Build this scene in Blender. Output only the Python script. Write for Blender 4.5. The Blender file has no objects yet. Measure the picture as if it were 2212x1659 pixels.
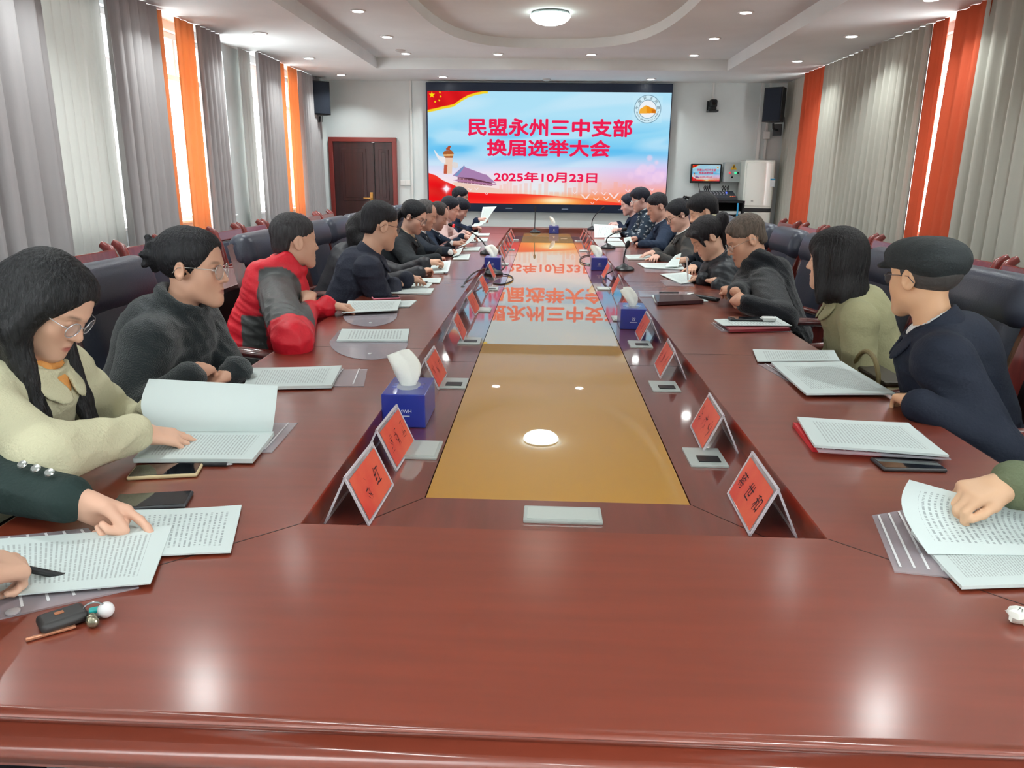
import bpy, bmesh, math, random
import numpy as np
from mathutils import Vector, Matrix

random.seed(7)
RNG = np.random.default_rng(7)
SC = bpy.context.scene
COL = SC.collection
PI = math.pi

# ------------------------------------------------------------------ camera
FPX, IMW, IMH, HC = 1650.0, 2212.0, 1659.0, 1.40
_p, _y, _r = math.radians(15.13), math.radians(2.2065), math.radians(0.6777)
_f = np.array([-math.sin(_y) * math.cos(_p), math.cos(_y) * math.cos(_p), -math.sin(_p)])
_rt = np.array([math.cos(_y), math.sin(_y), 0.0])
_up = np.cross(_rt, _f)
CAMX = math.cos(_r) * _rt + math.sin(_r) * _up
CAMY = -math.sin(_r) * _rt + math.cos(_r) * _up
CAMF = _f
cam_data = bpy.data.cameras.new('camera')
cam = bpy.data.objects.new('camera', cam_data)
COL.objects.link(cam)
cam_data.sensor_width = 36.0
cam_data.lens = FPX / IMW * 36.0
cam_data.clip_start = 0.02
cam_data.clip_end = 300
_m = Matrix.Identity(4)
for i in range(3):
    _m[i][0], _m[i][1], _m[i][2] = CAMX[i], CAMY[i], -CAMF[i]
_m[0][3], _m[1][3], _m[2][3] = 0.0, 0.0, HC
cam.matrix_world = _m
SC.camera = cam

# ------------------------------------------------------------------ world, exposure
world = bpy.data.worlds.new('overcast_sky')
SC.world = world
world.use_nodes = True
_bg = world.node_tree.nodes['Background']
_bg.inputs['Color'].default_value = (0.97, 1.0, 1.0, 1)
_bg.inputs['Strength'].default_value = 13.0
vs = SC.view_settings
vs.view_transform = 'Standard'
vs.look = 'None'
vs.gamma = 1.0
vs.use_curve_mapping = False
vs.exposure = 0.14
try:
    SC.cycles.max_bounces = 7
    SC.cycles.diffuse_bounces = 4
    SC.cycles.glossy_bounces = 3
    SC.cycles.transparent_max_bounces = 12
    SC.cycles.transmission_bounces = 4
    SC.cycles.sample_clamp_indirect = 4.0
    SC.cycles.caustics_reflective = False
    SC.cycles.caustics_refractive = False
    SC.cycles.use_denoising = True
    SC.cycles.use_adaptive_sampling = True
    SC.cycles.adaptive_threshold = 0.02
except Exception:
    pass
LAMP_W = 4.2      # each ceiling downlight
DOME_W = 20.0      # each dome lamp
SCREEN_E = 0.88    # brightness of the LED wall


def ray(px, py):
    return ((px - IMW / 2) / FPX) * CAMX - ((py - IMH / 2) / FPX) * CAMY + CAMF


def at_z(px, py, z=0.76):
    d = ray(px, py); t = (z - HC) / d[2]
    return np.array([0, 0, HC]) + t * d


def at_y(px, py, y):
    d = ray(px, py); t = y / d[1]
    return np.array([0, 0, HC]) + t * d


def at_x(px, py, x):
    d = ray(px, py); t = x / d[0]
    return np.array([0, 0, HC]) + t * d


# ------------------------------------------------------------------ materials
def lin(c):
    out = []
    for v in c[:3]:
        v = v / 255.0
        out.append(v / 12.92 if v <= 0.04045 else ((v + 0.055) / 1.055) ** 2.4)
    return (*out, 1.0)


MATS = {}


def mat(name, col=(200, 200, 200), rough=0.5, metal=0.0, spec=0.5, coat=0.0, coat_rough=0.05, coat_ior=1.5, emit=None, estr=0.0,
        bump=0.0, bscale=40.0, bstretch=(1, 1, 1), vary=0.0, vscale=6.0, vcol=None, sheen=0.0, attr=None, ior=1.45):
    if name in MATS:
        return MATS[name]
    m = bpy.data.materials.new(name)
    m.use_nodes = True
    nt = m.node_tree
    b = nt.nodes['Principled BSDF']
    b.inputs['Base Color'].default_value = lin(col)
    b.inputs['Roughness'].default_value = rough
    b.inputs['Metallic'].default_value = metal
    b.inputs['IOR'].default_value = ior
    b.inputs['Specular IOR Level'].default_value = spec
    b.inputs['Coat Weight'].default_value = coat
    b.inputs['Coat Roughness'].default_value = coat_rough
    b.inputs['Coat IOR'].default_value = coat_ior
    b.inputs['Sheen Weight'].default_value = sheen
    if emit:
        b.inputs['Emission Color'].default_value = lin(emit)
        b.inputs['Emission Strength'].default_value = estr
    tc = None
    if bump or vary:
        tc = nt.nodes.new('ShaderNodeTexCoord')
    if attr:
        a = nt.nodes.new('ShaderNodeAttribute'); a.attribute_name = attr
        nt.links.new(a.outputs['Color'], b.inputs['Base Color'])
    if vary:
        mp = nt.nodes.new('ShaderNodeMapping'); mp.inputs['Scale'].default_value = bstretch
        nz = nt.nodes.new('ShaderNodeTexNoise'); nz.inputs['Scale'].default_value = vscale; nz.inputs['Detail'].default_value = 5
        mx = nt.nodes.new('ShaderNodeMix'); mx.data_type = 'RGBA'
        mx.inputs[6].default_value = lin(col)
        mx.inputs[7].default_value = lin(vcol if vcol else tuple(max(0, c * (1 - vary)) for c in col))
        rm = nt.nodes.new('ShaderNodeMapRange'); rm.inputs[1].default_value = 0.35; rm.inputs[2].default_value = 0.65
        nt.links.new(tc.outputs['Object'], mp.inputs['Vector']); nt.links.new(mp.outputs['Vector'], nz.inputs['Vector'])
        nt.links.new(nz.outputs['Fac'], rm.inputs[0]); nt.links.new(rm.outputs[0], mx.inputs[0])
        nt.links.new(mx.outputs[2], b.inputs['Base Color'])
    if bump:
        mp2 = nt.nodes.new('ShaderNodeMapping'); mp2.inputs['Scale'].default_value = bstretch
        nz2 = nt.nodes.new('ShaderNodeTexNoise'); nz2.inputs['Scale'].default_value = bscale; nz2.inputs['Detail'].default_value = 3
        bp = nt.nodes.new('ShaderNodeBump'); bp.inputs['Strength'].default_value = bump; bp.inputs['Distance'].default_value = 0.01
        nt.links.new(tc.outputs['Object'], mp2.inputs['Vector']); nt.links.new(mp2.outputs['Vector'], nz2.inputs['Vector'])
        nt.links.new(nz2.outputs['Fac'], bp.inputs['Height']); nt.links.new(bp.outputs['Normal'], b.inputs['Normal'])
    MATS[name] = m
    return m


def mat_clear(name, tint=(235, 238, 240), alpha=0.25, rough=0.08):
    """thin clear plastic or glass: mostly see-through with a faint haze and gloss"""
    if name in MATS:
        return MATS[name]
    m = bpy.data.materials.new(name); m.use_nodes = True
    nt = m.node_tree; nt.nodes.clear()
    out = nt.nodes.new('ShaderNodeOutputMaterial')
    tr = nt.nodes.new('ShaderNodeBsdfTransparent'); tr.inputs[0].default_value = (0.97, 0.97, 0.97, 1)
    pb = nt.nodes.new('ShaderNodeBsdfPrincipled')
    pb.inputs['Base Color'].default_value = lin(tint); pb.inputs['Roughness'].default_value = rough
    mx = nt.nodes.new('ShaderNodeMixShader'); mx.inputs[0].default_value = alpha
    nt.links.new(tr.outputs[0], mx.inputs[1]); nt.links.new(pb.outputs[0], mx.inputs[2])
    nt.links.new(mx.outputs[0], out.inputs[0])
    MATS[name] = m
    return m


def mat_cloth(name, col, trans=0.35, tcol=None, bump=0.15):
    """woven curtain cloth that lets part of the daylight through"""
    if name in MATS:
        return MATS[name]
    m = bpy.data.materials.new(name); m.use_nodes = True
    nt = m.node_tree; nt.nodes.clear()
    out = nt.nodes.new('ShaderNodeOutputMaterial')
    df = nt.nodes.new('ShaderNodeBsdfDiffuse'); df.inputs[0].default_value = lin(col)
    tl = nt.nodes.new('ShaderNodeBsdfTranslucent'); tl.inputs[0].default_value = lin(tcol or col)
    mx = nt.nodes.new('ShaderNodeMixShader'); mx.inputs[0].default_value = trans
    tc = nt.nodes.new('ShaderNodeTexCoord'); nz = nt.nodes.new('ShaderNodeTexNoise'); nz.inputs['Scale'].default_value = 60
    bp = nt.nodes.new('ShaderNodeBump'); bp.inputs['Strength'].default_value = bump; bp.inputs['Distance'].default_value = 0.004
    nt.links.new(tc.outputs['Object'], nz.inputs['Vector']); nt.links.new(nz.outputs['Fac'], bp.inputs['Height'])
    nt.links.new(bp.outputs['Normal'], df.inputs['Normal'])
    nt.links.new(df.outputs[0], mx.inputs[1]); nt.links.new(tl.outputs[0], mx.inputs[2]); nt.links.new(mx.outputs[0], out.inputs[0])
    MATS[name] = m
    return m


def mat_print(name, rows=26.0, dens=0.5, base=(206, 217, 215), ink=(160, 168, 168)):
    """white sheet with rows of small grey print, laid out on the sheet's own UV"""
    if name in MATS:
        return MATS[name]
    m = bpy.data.materials.new(name); m.use_nodes = True
    nt = m.node_tree; b = nt.nodes['Principled BSDF']
    b.inputs['Roughness'].default_value = 0.6
    uv = nt.nodes.new('ShaderNodeUVMap')
    sep = nt.nodes.new('ShaderNodeSeparateXYZ'); nt.links.new(uv.outputs[0], sep.inputs[0])

    def math_(op, a, bb=None, c=None):
        n = nt.nodes.new('ShaderNodeMath'); n.operation = op
        for i, v in enumerate((a, bb, c)):
            if v is None: continue
            if isinstance(v, (int, float)): n.inputs[i].default_value = v
            else: nt.links.new(v, n.inputs[i])
        return n.outputs[0]
    U, V = sep.outputs[0], sep.outputs[1]
    row = math_('FRACT', math_('MULTIPLY', V, rows))
    line = math_('MULTIPLY', math_('GREATER_THAN', row, 0.30), math_('LESS_THAN', row, 0.72))
    mg = math_('MULTIPLY', math_('MULTIPLY', math_('GREATER_THAN', U, 0.13), math_('LESS_THAN', U, 0.87)),
               math_('MULTIPLY', math_('GREATER_THAN', V, 0.10), math_('LESS_THAN', V, 0.88)))
    nz = nt.nodes.new('ShaderNodeTexNoise'); nz.inputs['Scale'].default_value = 1.0; nz.inputs['Detail'].default_value = 0
    cb = nt.nodes.new('ShaderNodeCombineXYZ')
    nt.links.new(math_('MULTIPLY', U, 46.0), cb.inputs[0]); nt.links.new(math_('FLOOR', math_('MULTIPLY', V, rows)), cb.inputs[1])
    nt.links.new(cb.outputs[0], nz.inputs['Vector'])
    gl = math_('GREATER_THAN', nz.outputs['Fac'], dens - 0.06)
    f = math_('MULTIPLY', math_('MULTIPLY', line, mg), math_('MULTIPLY', gl, 0.8))
    mx = nt.nodes.new('ShaderNodeMix'); mx.data_type = 'RGBA'
    mx.inputs[6].default_value = lin(base); mx.inputs[7].default_value = lin(ink)
    nt.links.new(f, mx.inputs[0]); nt.links.new(mx.outputs[2], b.inputs['Base Color'])
    MATS[name] = m
    return m


# ------------------------------------------------------------------ mesh helpers
class MB:
    def __init__(s):
        s.v = []; s.f = []; s.uv = {}

    def add(s, vs_, fs_):
        o = len(s.v)
        s.v += [tuple(map(float, v)) for v in vs_]
        s.f += [tuple(i + o for i in f) for f in fs_]
        return s

    def box(s, c, d, R=None, bev=0.0, seg=2):
        bm = bmesh.new()
        bmesh.ops.create_cube(bm, size=1.0)
        for v in bm.verts:
            v.co = Vector((v.co.x * d[0], v.co.y * d[1], v.co.z * d[2]))
        if bev > 0:
            bmesh.ops.bevel(bm, geom=bm.edges[:], offset=min(bev, 0.49 * min(d)), segments=seg, profile=0.5, affect='EDGES')
        s.addbm(bm, c, R)
        return s

    def addbm(s, bm, c=(0, 0, 0), R=None):
        bm.verts.index_update()
        M3 = R if R is not None else Matrix.Identity(3)
        c = Vector(c)
        s.add([tuple(M3 @ v.co + c) for v in bm.verts], [tuple(v.index for v in f.verts) for f in bm.faces])
        bm.free()

    def prism(s, poly, z0, z1, axis='z', bev=0):
        """closed polygon (2D) extruded; axis tells which coordinate is the extrusion"""
        n = len(poly)
        def p(u, v, w):
            return {'z': (u, v, w), 'y': (u, w, v), 'x': (w, u, v)}[axis]
        vs_ = [p(u, v, z0) for u, v in poly] + [p(u, v, z1) for u, v in poly]
        fs_ = [tuple(range(n - 1, -1, -1)), tuple(range(n, 2 * n))] + [(i, (i + 1) % n, n + (i + 1) % n, n + i) for i in range(n)]
        return s.add(vs_, fs_)

    def tube(s, pts, r, seg=8, cap=True, closed=False, flat=None):
        P = [np.array(p, float) for p in pts]; n = len(P)
        rr = r if hasattr(r, '__len__') else [r] * n
        T = []
        for i in range(n):
            a = P[(i - 1) % n] if (closed or i > 0) else P[i]
            b = P[(i + 1) % n] if (closed or i < n - 1) else P[i]
            t = b - a; T.append(t / (np.linalg.norm(t) + 1e-12))
        u = np.cross(T[0], [0, 0, 1.0])
        if np.linalg.norm(u) < 1e-3: u = np.cross(T[0], [1.0, 0, 0])
        u /= np.linalg.norm(u)
        vs_ = []
        for i in range(n):
            u = u - T[i] * np.dot(u, T[i]); u /= (np.linalg.norm(u) + 1e-12)
            w = np.cross(T[i], u)
            fu, fw = flat if flat else (1, 1)
            for k in range(seg):
                a = 2 * PI * k / seg
                vs_.append(P[i] + rr[i] * (fu * math.cos(a) * u + fw * math.sin(a) * w))
        fs_ = []
        m = n if closed else n - 1
        for i in range(m):
            j = (i + 1) % n
            for k in range(seg):
                l = (k + 1) % seg
                fs_.append((i * seg + k, i * seg + l, j * seg + l, j * seg + k))
        if cap and not closed:
            fs_.append(tuple(range(seg - 1, -1, -1))); fs_.append(tuple((n - 1) * seg + k for k in range(seg)))
        return s.add(vs_, fs_)

    def lathe(s, prof, c=(0, 0, 0), seg=24, R=None, sx=1.0, sy=1.0):
        """profile of (radius, height) turned about the local z axis"""
        vs_ = []; c = Vector(c); M3 = R if R is not None else Matrix.Identity(3)
        for (r, z) in prof:
            for k in range(seg):
                a = 2 * PI * k / seg
                vs_.append(tuple(M3 @ Vector((r * sx * math.cos(a), r * sy * math.sin(a), z)) + c))
        fs_ = []
        for i in range(len(prof) - 1):
            for k in range(seg):
                l = (k + 1) % seg
                fs_.append((i * seg + k, i * seg + l, (i + 1) * seg + l, (i + 1) * seg + k))
        if prof[0][0] > 1e-6: fs_.append(tuple(range(seg - 1, -1, -1)))
        if prof[-1][0] > 1e-6: fs_.append(tuple((len(prof) - 1) * seg + k for k in range(seg)))
        return s.add(vs_, fs_)

    def ball(s, c, r, seg=16, sc=(1, 1, 1)):
        prof = [(max(0.0, r * math.sin(PI * i / (seg // 2))), -r * math.cos(PI * i / (seg // 2))) for i in range(seg // 2 + 1)]
        vs_ = []; fs_ = []
        n = len(prof)
        for (rr, z) in prof:
            for k in range(seg):
                a = 2 * PI * k / seg
                vs_.append((c[0] + sc[0] * rr * math.cos(a), c[1] + sc[1] * rr * math.sin(a), c[2] + sc[2] * z))
        for i in range(n - 1):
            for k in range(seg):
                l = (k + 1) % seg
                fs_.append((i * seg + k, i * seg + l, (i + 1) * seg + l, (i + 1) * seg + k))
        return s.add(vs_, fs_)

    def grid(s, fn, nu, nv, uvfn=None):
        """surface fn(u,v) for u,v in 0..1"""
        o = len(s.v); vs_ = []; fs_ = []
        for j in range(nv + 1):
            for i in range(nu + 1):
                vs_.append(fn(i / nu, j / nv)); s.uv[o + len(vs_) - 1] = (i / nu, j / nv)
        for j in range(nv):
            for i in range(nu):
                a = j * (nu + 1) + i
                fs_.append((a, a + 1, a + nu + 2, a + nu + 1))
        return s.add(vs_, fs_)

    def loops(s, loops, closed=True, cap0=False, cap1=False):
        n = len(loops[0]); vs_ = [p for L in loops for p in L]; fs_ = []
        for i in range(len(loops) - 1):
            for k in range(n if closed else n - 1):
                l = (k + 1) % n
                fs_.append((i * n + k, i * n + l, (i + 1) * n + l, (i + 1) * n + k))
        if cap0: fs_.append(tuple(range(n - 1, -1, -1)))
        if cap1: fs_.append(tuple((len(loops) - 1) * n + k for k in range(n)))
        return s.add(vs_, fs_)


def smooth_path(pts, n=6):
    P = [np.array(q, float) for q in pts]; P = [2 * P[0] - P[1]] + P + [2 * P[-1] - P[-2]]; out = []
    for i in range(1, len(P) - 2):
        for t in np.linspace(0, 1, n, endpoint=False):
            out.append(.5 * (2 * P[i] + (P[i + 1] - P[i - 1]) * t + (2 * P[i - 1] - 5 * P[i] + 4 * P[i + 1] - P[i + 2]) * t * t + (3 * P[i] - P[i - 1] - 3 * P[i + 1] + P[i + 2]) * t ** 3))
    return out + [P[-2]]


def rotz(a):
    return Matrix.Rotation(a, 3, 'Z')


def wloc(o):
    return Vector(o['_w']) if o is not None and '_w' in o.keys() else Vector((0, 0, 0))


ORIG = {}


def obj(name, mb, m, parent=None, smooth=35, kind=None, label=None, origin=None):
    """link ONE mesh object; vertices are given in world space (or in the parent's space when the parent was made local)"""
    me = bpy.data.meshes.new(name)
    off = Vector((0, 0, 0))
    if parent is not None:
        off = ORIG.get(parent.name, Vector((0, 0, 0)))
    elif origin is not None:
        off = Vector(origin)
    me.from_pydata([(v[0] - off[0], v[1] - off[1], v[2] - off[2]) for v in mb.v], [], mb.f)
    if mb.uv:
        ul = me.uv_layers.new(name='UVMap')
        for l in me.loops:
            ul.data[l.index].uv = mb.uv.get(l.vertex_index, (0, 0))
    me.materials.append(m)
    if smooth:
        me.polygons.foreach_set('use_smooth', [True] * len(me.polygons))
        me.set_sharp_from_angle(angle=math.radians(smooth))
    me.update()
    o = bpy.data.objects.new(name, me)
    COL.objects.link(o)
    if 0 < smooth < 59:      # flat faces keep flat shading next to rounded edges
        wn = o.modifiers.new('face_weights', 'WEIGHTED_NORMAL'); wn.weight = 100; wn.keep_sharp = True
    if parent is not None:
        if parent.type == 'EMPTY':
            o.parent = parent
        else:
            o.parent = parent
        ORIG[o.name] = off
    else:
        o.location = off
        ORIG[o.name] = off
    if kind: o['kind'] = kind
    if label: o['label'] = label
    return o


def tag(o, label, cat, group=None, kind=None):
    o['label'] = label; o['category'] = cat
    if group: o['group'] = group
    if kind: o['kind'] = kind
    return o


def thing(name, label, cat, loc=(0, 0, 0), rz=0.0, group=None, local=False):
    """Empty at the thing's base; with local=True its parts are given in its own space"""
    o = bpy.data.objects.new(name, None)
    o.empty_display_size = 0.1
    COL.objects.link(o)
    o.location = loc; o.rotation_euler = (0, 0, rz)
    ORIG[o.name] = Vector((0, 0, 0)) if local else Vector(loc)
    tag(o, label, cat, group)
    return o


def struct(name, mb, m, smooth=35):
    return obj(name, mb, m, None, smooth, kind='structure')


def copy_tree(o, parent=None):
    c = o.copy(); COL.objects.link(c)
    if parent is not None: c.parent = parent
    for ch in list(o.children):
        copy_tree(ch, c)
    return c


def dup(o, loc, rz, label):
    c = copy_tree(o); c.location = loc; c.rotation_euler = (0, 0, rz); c['label'] = label
    return c


# flat lettering as plain mesh data
def text_mesh(txt, size, bold=0.0, align='CENTER'):
    cu = bpy.data.curves.new('tmp', 'FONT')
    cu.body = txt; cu.size = size; cu.align_x = align; cu.align_y = 'CENTER'; cu.offset = 0.0
    cu.resolution_u = 3
    o = bpy.data.objects.new('tmp', cu); COL.objects.link(o)
    dg = bpy.context.evaluated_depsgraph_get()
    me = o.evaluated_get(dg).to_mesh()
    vs_ = [tuple(v.co) for v in me.vertices]; fs_ = [tuple(p.vertices) for p in me.polygons]
    o.evaluated_get(dg).to_mesh_clear()
    bpy.data.objects.remove(o); bpy.data.curves.remove(cu)
    return vs_, fs_


def add_text(mb, txt, size, fn, bold=0.0, width=None, height=None):
    """lettering placed through fn(x, y) -> world point; optionally fitted to width and height"""
    vs_, fs_ = text_mesh(txt, size, bold)
    if not vs_: return
    xs_ = [v[0] for v in vs_]; ys_ = [v[1] for v in vs_]
    cx, cy_ = (max(xs_) + min(xs_)) / 2, (max(ys_) + min(ys_)) / 2
    kx = width / (max(xs_) - min(xs_)) if width else 1.0
    ky = height / (max(ys_) - min(ys_)) if height else (kx if width else 1.0)
    if height and not width: kx = ky
    w_ = max(0.0, bold) * size * (kx if width else ky if height else 1.0)
    for (sx, sy) in ([(0, 0)] if w_ == 0 else [(math.cos(t) * w_, math.sin(t) * w_) for t in np.linspace(0, 2 * PI, 8, endpoint=False)]):
        mb.add([fn((v[0] - cx) * kx + sx, (v[1] - cy_) * ky + sy) for v in vs_], fs_)
# ------------------------------------------------------------------ room shell
XL, XR, YF, YN = -3.62, 3.65, 12.30, -2.6
ZB, ZT, ZO = 2.80, 2.94, 3.05        # border, tray and oval recess of the ceiling
WALLM = mat('wall_paint', (220, 228, 228), 0.7, vary=0.03, vscale=2, bump=0.03, bscale=120)
CEILM = mat('ceiling_paint', (232, 236, 236), 0.75, vary=0.03, vscale=1.5)
WHITEP = mat('white_plastic', (225, 228, 226), 0.35)
FRAMEM = mat('window_frame_white', (228, 230, 230), 0.4)
PANEM = mat_clear('window_glass', (240, 245, 248), 0.06, 0.02)

b = MB(); b.box((0, (YF + YN) / 2, -0.06), (7.6, YF - YN + 0.5, 0.12))
struct('floor', b, mat('floor_tile', (176, 176, 174), 0.25, vary=0.08, vscale=3))

b = MB(); b.box((0, YF + 0.06, 1.5), (7.6, 0.12, 3.3)); struct('wall_far', b, WALLM)
b = MB(); b.box((0, YN - 0.06, 1.5), (7.6, 0.12, 3.3)); struct('wall_near', b, WALLM)


def side_wall(name, x0, x1, wins, zs, zt):
    b = MB()
    xc, w = (x0 + x1) / 2, abs(x1 - x0)
    b.box((xc, (YF + YN) / 2, zs / 2), (w, YF - YN, zs))
    b.box((xc, (YF + YN) / 2, (zt + 3.15) / 2), (w, YF - YN, 3.15 - zt))
    y = YN
    for (a, c) in wins + [(YF, YF)]:
        if a > y: b.box((xc, (y + a) / 2, (zs + zt) / 2), (w, a - y, zt - zs))
        y = c
    return struct(name, b, WALLM)


ZS, ZTW = 0.92, 2.72
WINL = [(-2.4, -1.35), (-1.2, 0.4), (1.4, 3.0), (3.7, 4.8), (5.55, 7.0), (7.42, 9.03), (9.52, 11.5)]
WINR = [(-2.4, -1.2), (-1.0, 0.6), (1.8, 3.4), (4.4, 5.9), (7.0, 8.5), (9.5, 11.2)]  # rearmost windows, unseen behind the camera, are added to let in more daylight
side_wall('wall_left', XL - 0.22, XL, WINL, ZS, ZTW)
side_wall('wall_right', XR, XR + 0.22, WINR, ZS, ZTW)
nwin = 0
for side, wins, xw in ((-1, WINL, XL - 0.10), (1, WINR, XR + 0.10)):
    for (a, c) in wins:
        nwin += 1
        f = MB(); t = 0.055
        zm = 2.31
        for yy in (a + t / 2, c - t / 2): f.box((xw, yy, (ZS + ZTW) / 2), (0.07, t, ZTW - ZS), bev=0.006)
        f.box((xw, (a + c) / 2, (ZS + zm) / 2), (0.06, t, zm - ZS), bev=0.006)
        f.box((xw, a + 0.36 * (c - a), (ZTW + zm) / 2), (0.06, 0.05, ZTW - zm), bev=0.006)
        for zz in (ZS + t / 2, ZTW - t / 2, zm): f.box((xw, (a + c) / 2, zz), (0.07, c - a, t), bev=0.006)
        f.box((xw - side * 0.06, (a + c) / 2, ZS + 0.012), (0.16, c - a, 0.024), bev=0.006)
        wo = struct('window_%d' % nwin, f, FRAMEM)
        p = MB(); p.box((xw, (a + c) / 2, (ZS + ZTW) / 2), (0.006, c - a - 0.06, ZTW - ZS - 0.06))
        obj('pane', p, PANEM, wo)

# ceiling: dropped border, tray and curved recess in one shell
TX0, TX1, TY0, TY1 = -2.30, 2.39, 0.9, 11.0
OCX, OCY, OA, OB, ON = 0.03, 6.2, 1.33, 3.95, 3.45


def oval(n=96):
    P = []
    an = [2 * PI * k / n for k in range(n)] + [math.atan2(y - OCY, x - OCX) % (2 * PI) for x in (TX0 - .02, TX1 + .02) for y in (TY0 - .02, TY1 + .02)]
    for a in sorted(an):
        ca, sa = math.cos(a), math.sin(a)
        r = (abs(ca / OA) ** ON + abs(sa / OB) ** ON) ** (-1 / ON)
        P.append((OCX + r * ca, OCY + r * sa))
    return P


b = MB()
for (x0, x1, y0, y1) in ((XL - .2, XR + .2, TY1, YF + .1), (XL - .2, XR + .2, YN - .1, TY0), (XL - .2, TX0, TY0, TY1), (TX1, XR + .2, TY0, TY1)):
    b.box(((x0 + x1) / 2, (y0 + y1) / 2, (ZB + 3.15) / 2), (x1 - x0, y1 - y0, 3.15 - ZB))
ov = oval()
rect = []
for (x, y) in ov:
    dx, dy = x - OCX, y - OCY
    s = min((TX1 + .02 - OCX) / dx if dx > 1e-9 else (TX0 - .02 - OCX) / dx if dx < -1e-9 else 1e9,
            (TY1 + .02 - OCY) / dy if dy > 1e-9 else (TY0 - .02 - OCY) / dy if dy < -1e-9 else 1e9)
    rect.append((OCX + dx * s, OCY + dy * s))
n = len(ov)
b.loops([[(x, y, ZT) for x, y in rect], [(x, y, ZT) for x, y in ov], [(x, y, ZO) for x, y in ov]], cap1=True)
b.box(((TX0 + TX1) / 2, (TY0 + TY1) / 2, 3.12), (TX1 - TX0 + .1, TY1 - TY0 + .1, 0.06))
struct('ceiling', b, CEILM, smooth=25)

# skirting boards
SKIRT = mat('skirting', (120, 60, 48), 0.35)
b = MB(); b.box((0, YF - 0.008, 0.05), (7.27, 0.016, 0.10)); struct('baseboard_far', b, SKIRT)
b = MB(); b.box((XL + 0.008, (YF + YN) / 2, 0.05), (0.016, YF - YN, 0.10)); struct('baseboard_left', b, SKIRT)
b = MB(); b.box((XR - 0.008, (YF + YN) / 2, 0.05), (0.016, YF - YN, 0.10)); struct('baseboard_right', b, SKIRT)

# white cable trunking on the far wall
for i, (x, z0, z1, w) in enumerate(((-2.07, 0.1, 2.8, 0.03), (3.22, 1.69, 2.8, 0.05), (3.33, 1.69, 2.8, 0.035))):
    b = MB(); b.box((x, YF - 0.012, (z0 + z1) / 2), (w, 0.024, z1 - z0), bev=0.004)
    struct('trim_%d' % (i + 1), b, WHITEP)

# ------------------------------------------------------------------ curtains
GREY = mat_cloth('curtain_grey', (184, 180, 181), 0.075, (190, 184, 178))
GREYR = mat_cloth('curtain_grey_right', (186, 184, 174), 0.06, (200, 184, 160))
ORANGE = mat_cloth('curtain_orange_backlit', (238, 158, 112), 0.24, (255, 200, 140))  # left-hand copy of the orange cloth, window backlight put into its lighter colour
ORANGER = mat_cloth('curtain_orange_dim', (196, 92, 66), 0.10, (250, 150, 80))  # darker copy of the same orange cloth, for the less lit side
SHEER = mat_cloth('curtain_sheer', (228, 229, 226), 0.26, (238, 238, 234), bump=0.05)


def curtain(name, x, y0, y1, m, label, cat, amp=0.055, folds=7.5, lean=0.0, seed=0, side=1, group=None, zt=2.795, taper=1.0):
    rg = random.Random(seed)
    L = y1 - y0; nu = max(24, int(L * 70)); nv = 14
    ph = [rg.uniform(0, 6.28) for _ in range(6)]

    def xf(y, v, d):
        s = (y - y0)
        a = amp * (0.55 + 0.45 * v) * (0.75 + 0.25 * math.sin(1.7 * s + ph[0]))
        w = 2 * PI * folds * s + 0.9 * math.sin(2.3 * s + ph[1]) + 0.5 * math.sin(9 * s + ph[2]) + 0.25 * v * math.sin(3 * s + ph[3])
        return x + side * (a * (math.sin(w) + 0.35 * math.sin(2.1 * w + ph[4])) + d)

    def fn(u, v, d=0.0):
        v_ = v
        yy = y0 + L * (0.5 + (u - 0.5) * (1 + (taper - 1) * v_)) + lean * v_
        return (xf(y0 + L * u, v_, d), yy, zt - (zt - 0.03) * v)
    mb = MB()
    mb.grid(lambda u, v: fn(u, v, 0.0), nu, nv)
    mb.grid(lambda u, v: fn(u, v, -0.006), nu, nv)
    mb.uv = {}
    # close the two layers along the edges
    n1 = (nu + 1) * (nv + 1)
    for i in range(nu):
        mb.f.append((i, i + 1, n1 + i + 1, n1 + i))
        q = nv * (nu + 1) + i; mb.f.append((q + 1, q, n1 + q, n1 + q + 1))
    for j in range(nv):
        q = j * (nu + 1); mb.f.append((q + nu + 1, q, n1 + q, n1 + q + nu + 1))
        q2 = q + nu; mb.f.append((q2, q2 + nu + 1, n1 + q2 + nu + 1, n1 + q2))
    o = obj(name, mb, m, None, 180, origin=(x, (y0 + y1) / 2, 0.03))
    tag(o, label, cat, group)
    return o


CXL, CXR = -3.42, 3.48
curtain('window_curtain', CXL, 1.2, 4.05, GREY, 'grey curtain nearest the camera on the window side, cut by the picture edge', 'curtain', seed=1, folds=5, amp=.06)
curtain('window_curtain', CXL, 4.1, 5.50, GREY, 'wide grey curtain between the picture edge and the sheer white curtain', 'curtain', seed=2, folds=5.0, amp=.065)
curtain('sheer_curtain', CXL - .11, 5.45, 6.45, SHEER, 'wide sheer white curtain glowing between two grey curtains', 'curtain', seed=3, folds=8, amp=.03)
curtain('window_curtain', CXL, 6.28, 7.09, GREY, 'grey curtain between the wide sheer curtain and a dark orange strip', 'curtain', seed=4, folds=6.5)
curtain('orange_curtain', CXL - .02, 7.10, 7.26, ORANGE, 'narrow red-orange curtain strip left of the nearer uncovered window', 'curtain', seed=5, folds=8, amp=.03)
curtain('orange_curtain', CXL - .02, 7.55, 7.92, ORANGE, 'glowing orange curtain right of the nearer uncovered window', 'curtain', seed=6, folds=7, amp=.035)
curtain('window_curtain', CXL, 7.93, 8.47, GREY, 'grey curtain between the bright orange curtain and the white wall pier', 'curtain', seed=7, folds=8)
curtain('sheer_curtain', CXL - .11, 9.26, 9.62, SHEER, 'narrow sheer white curtain beside the white wall pier', 'curtain', seed=8, folds=10, amp=.02)
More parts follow.
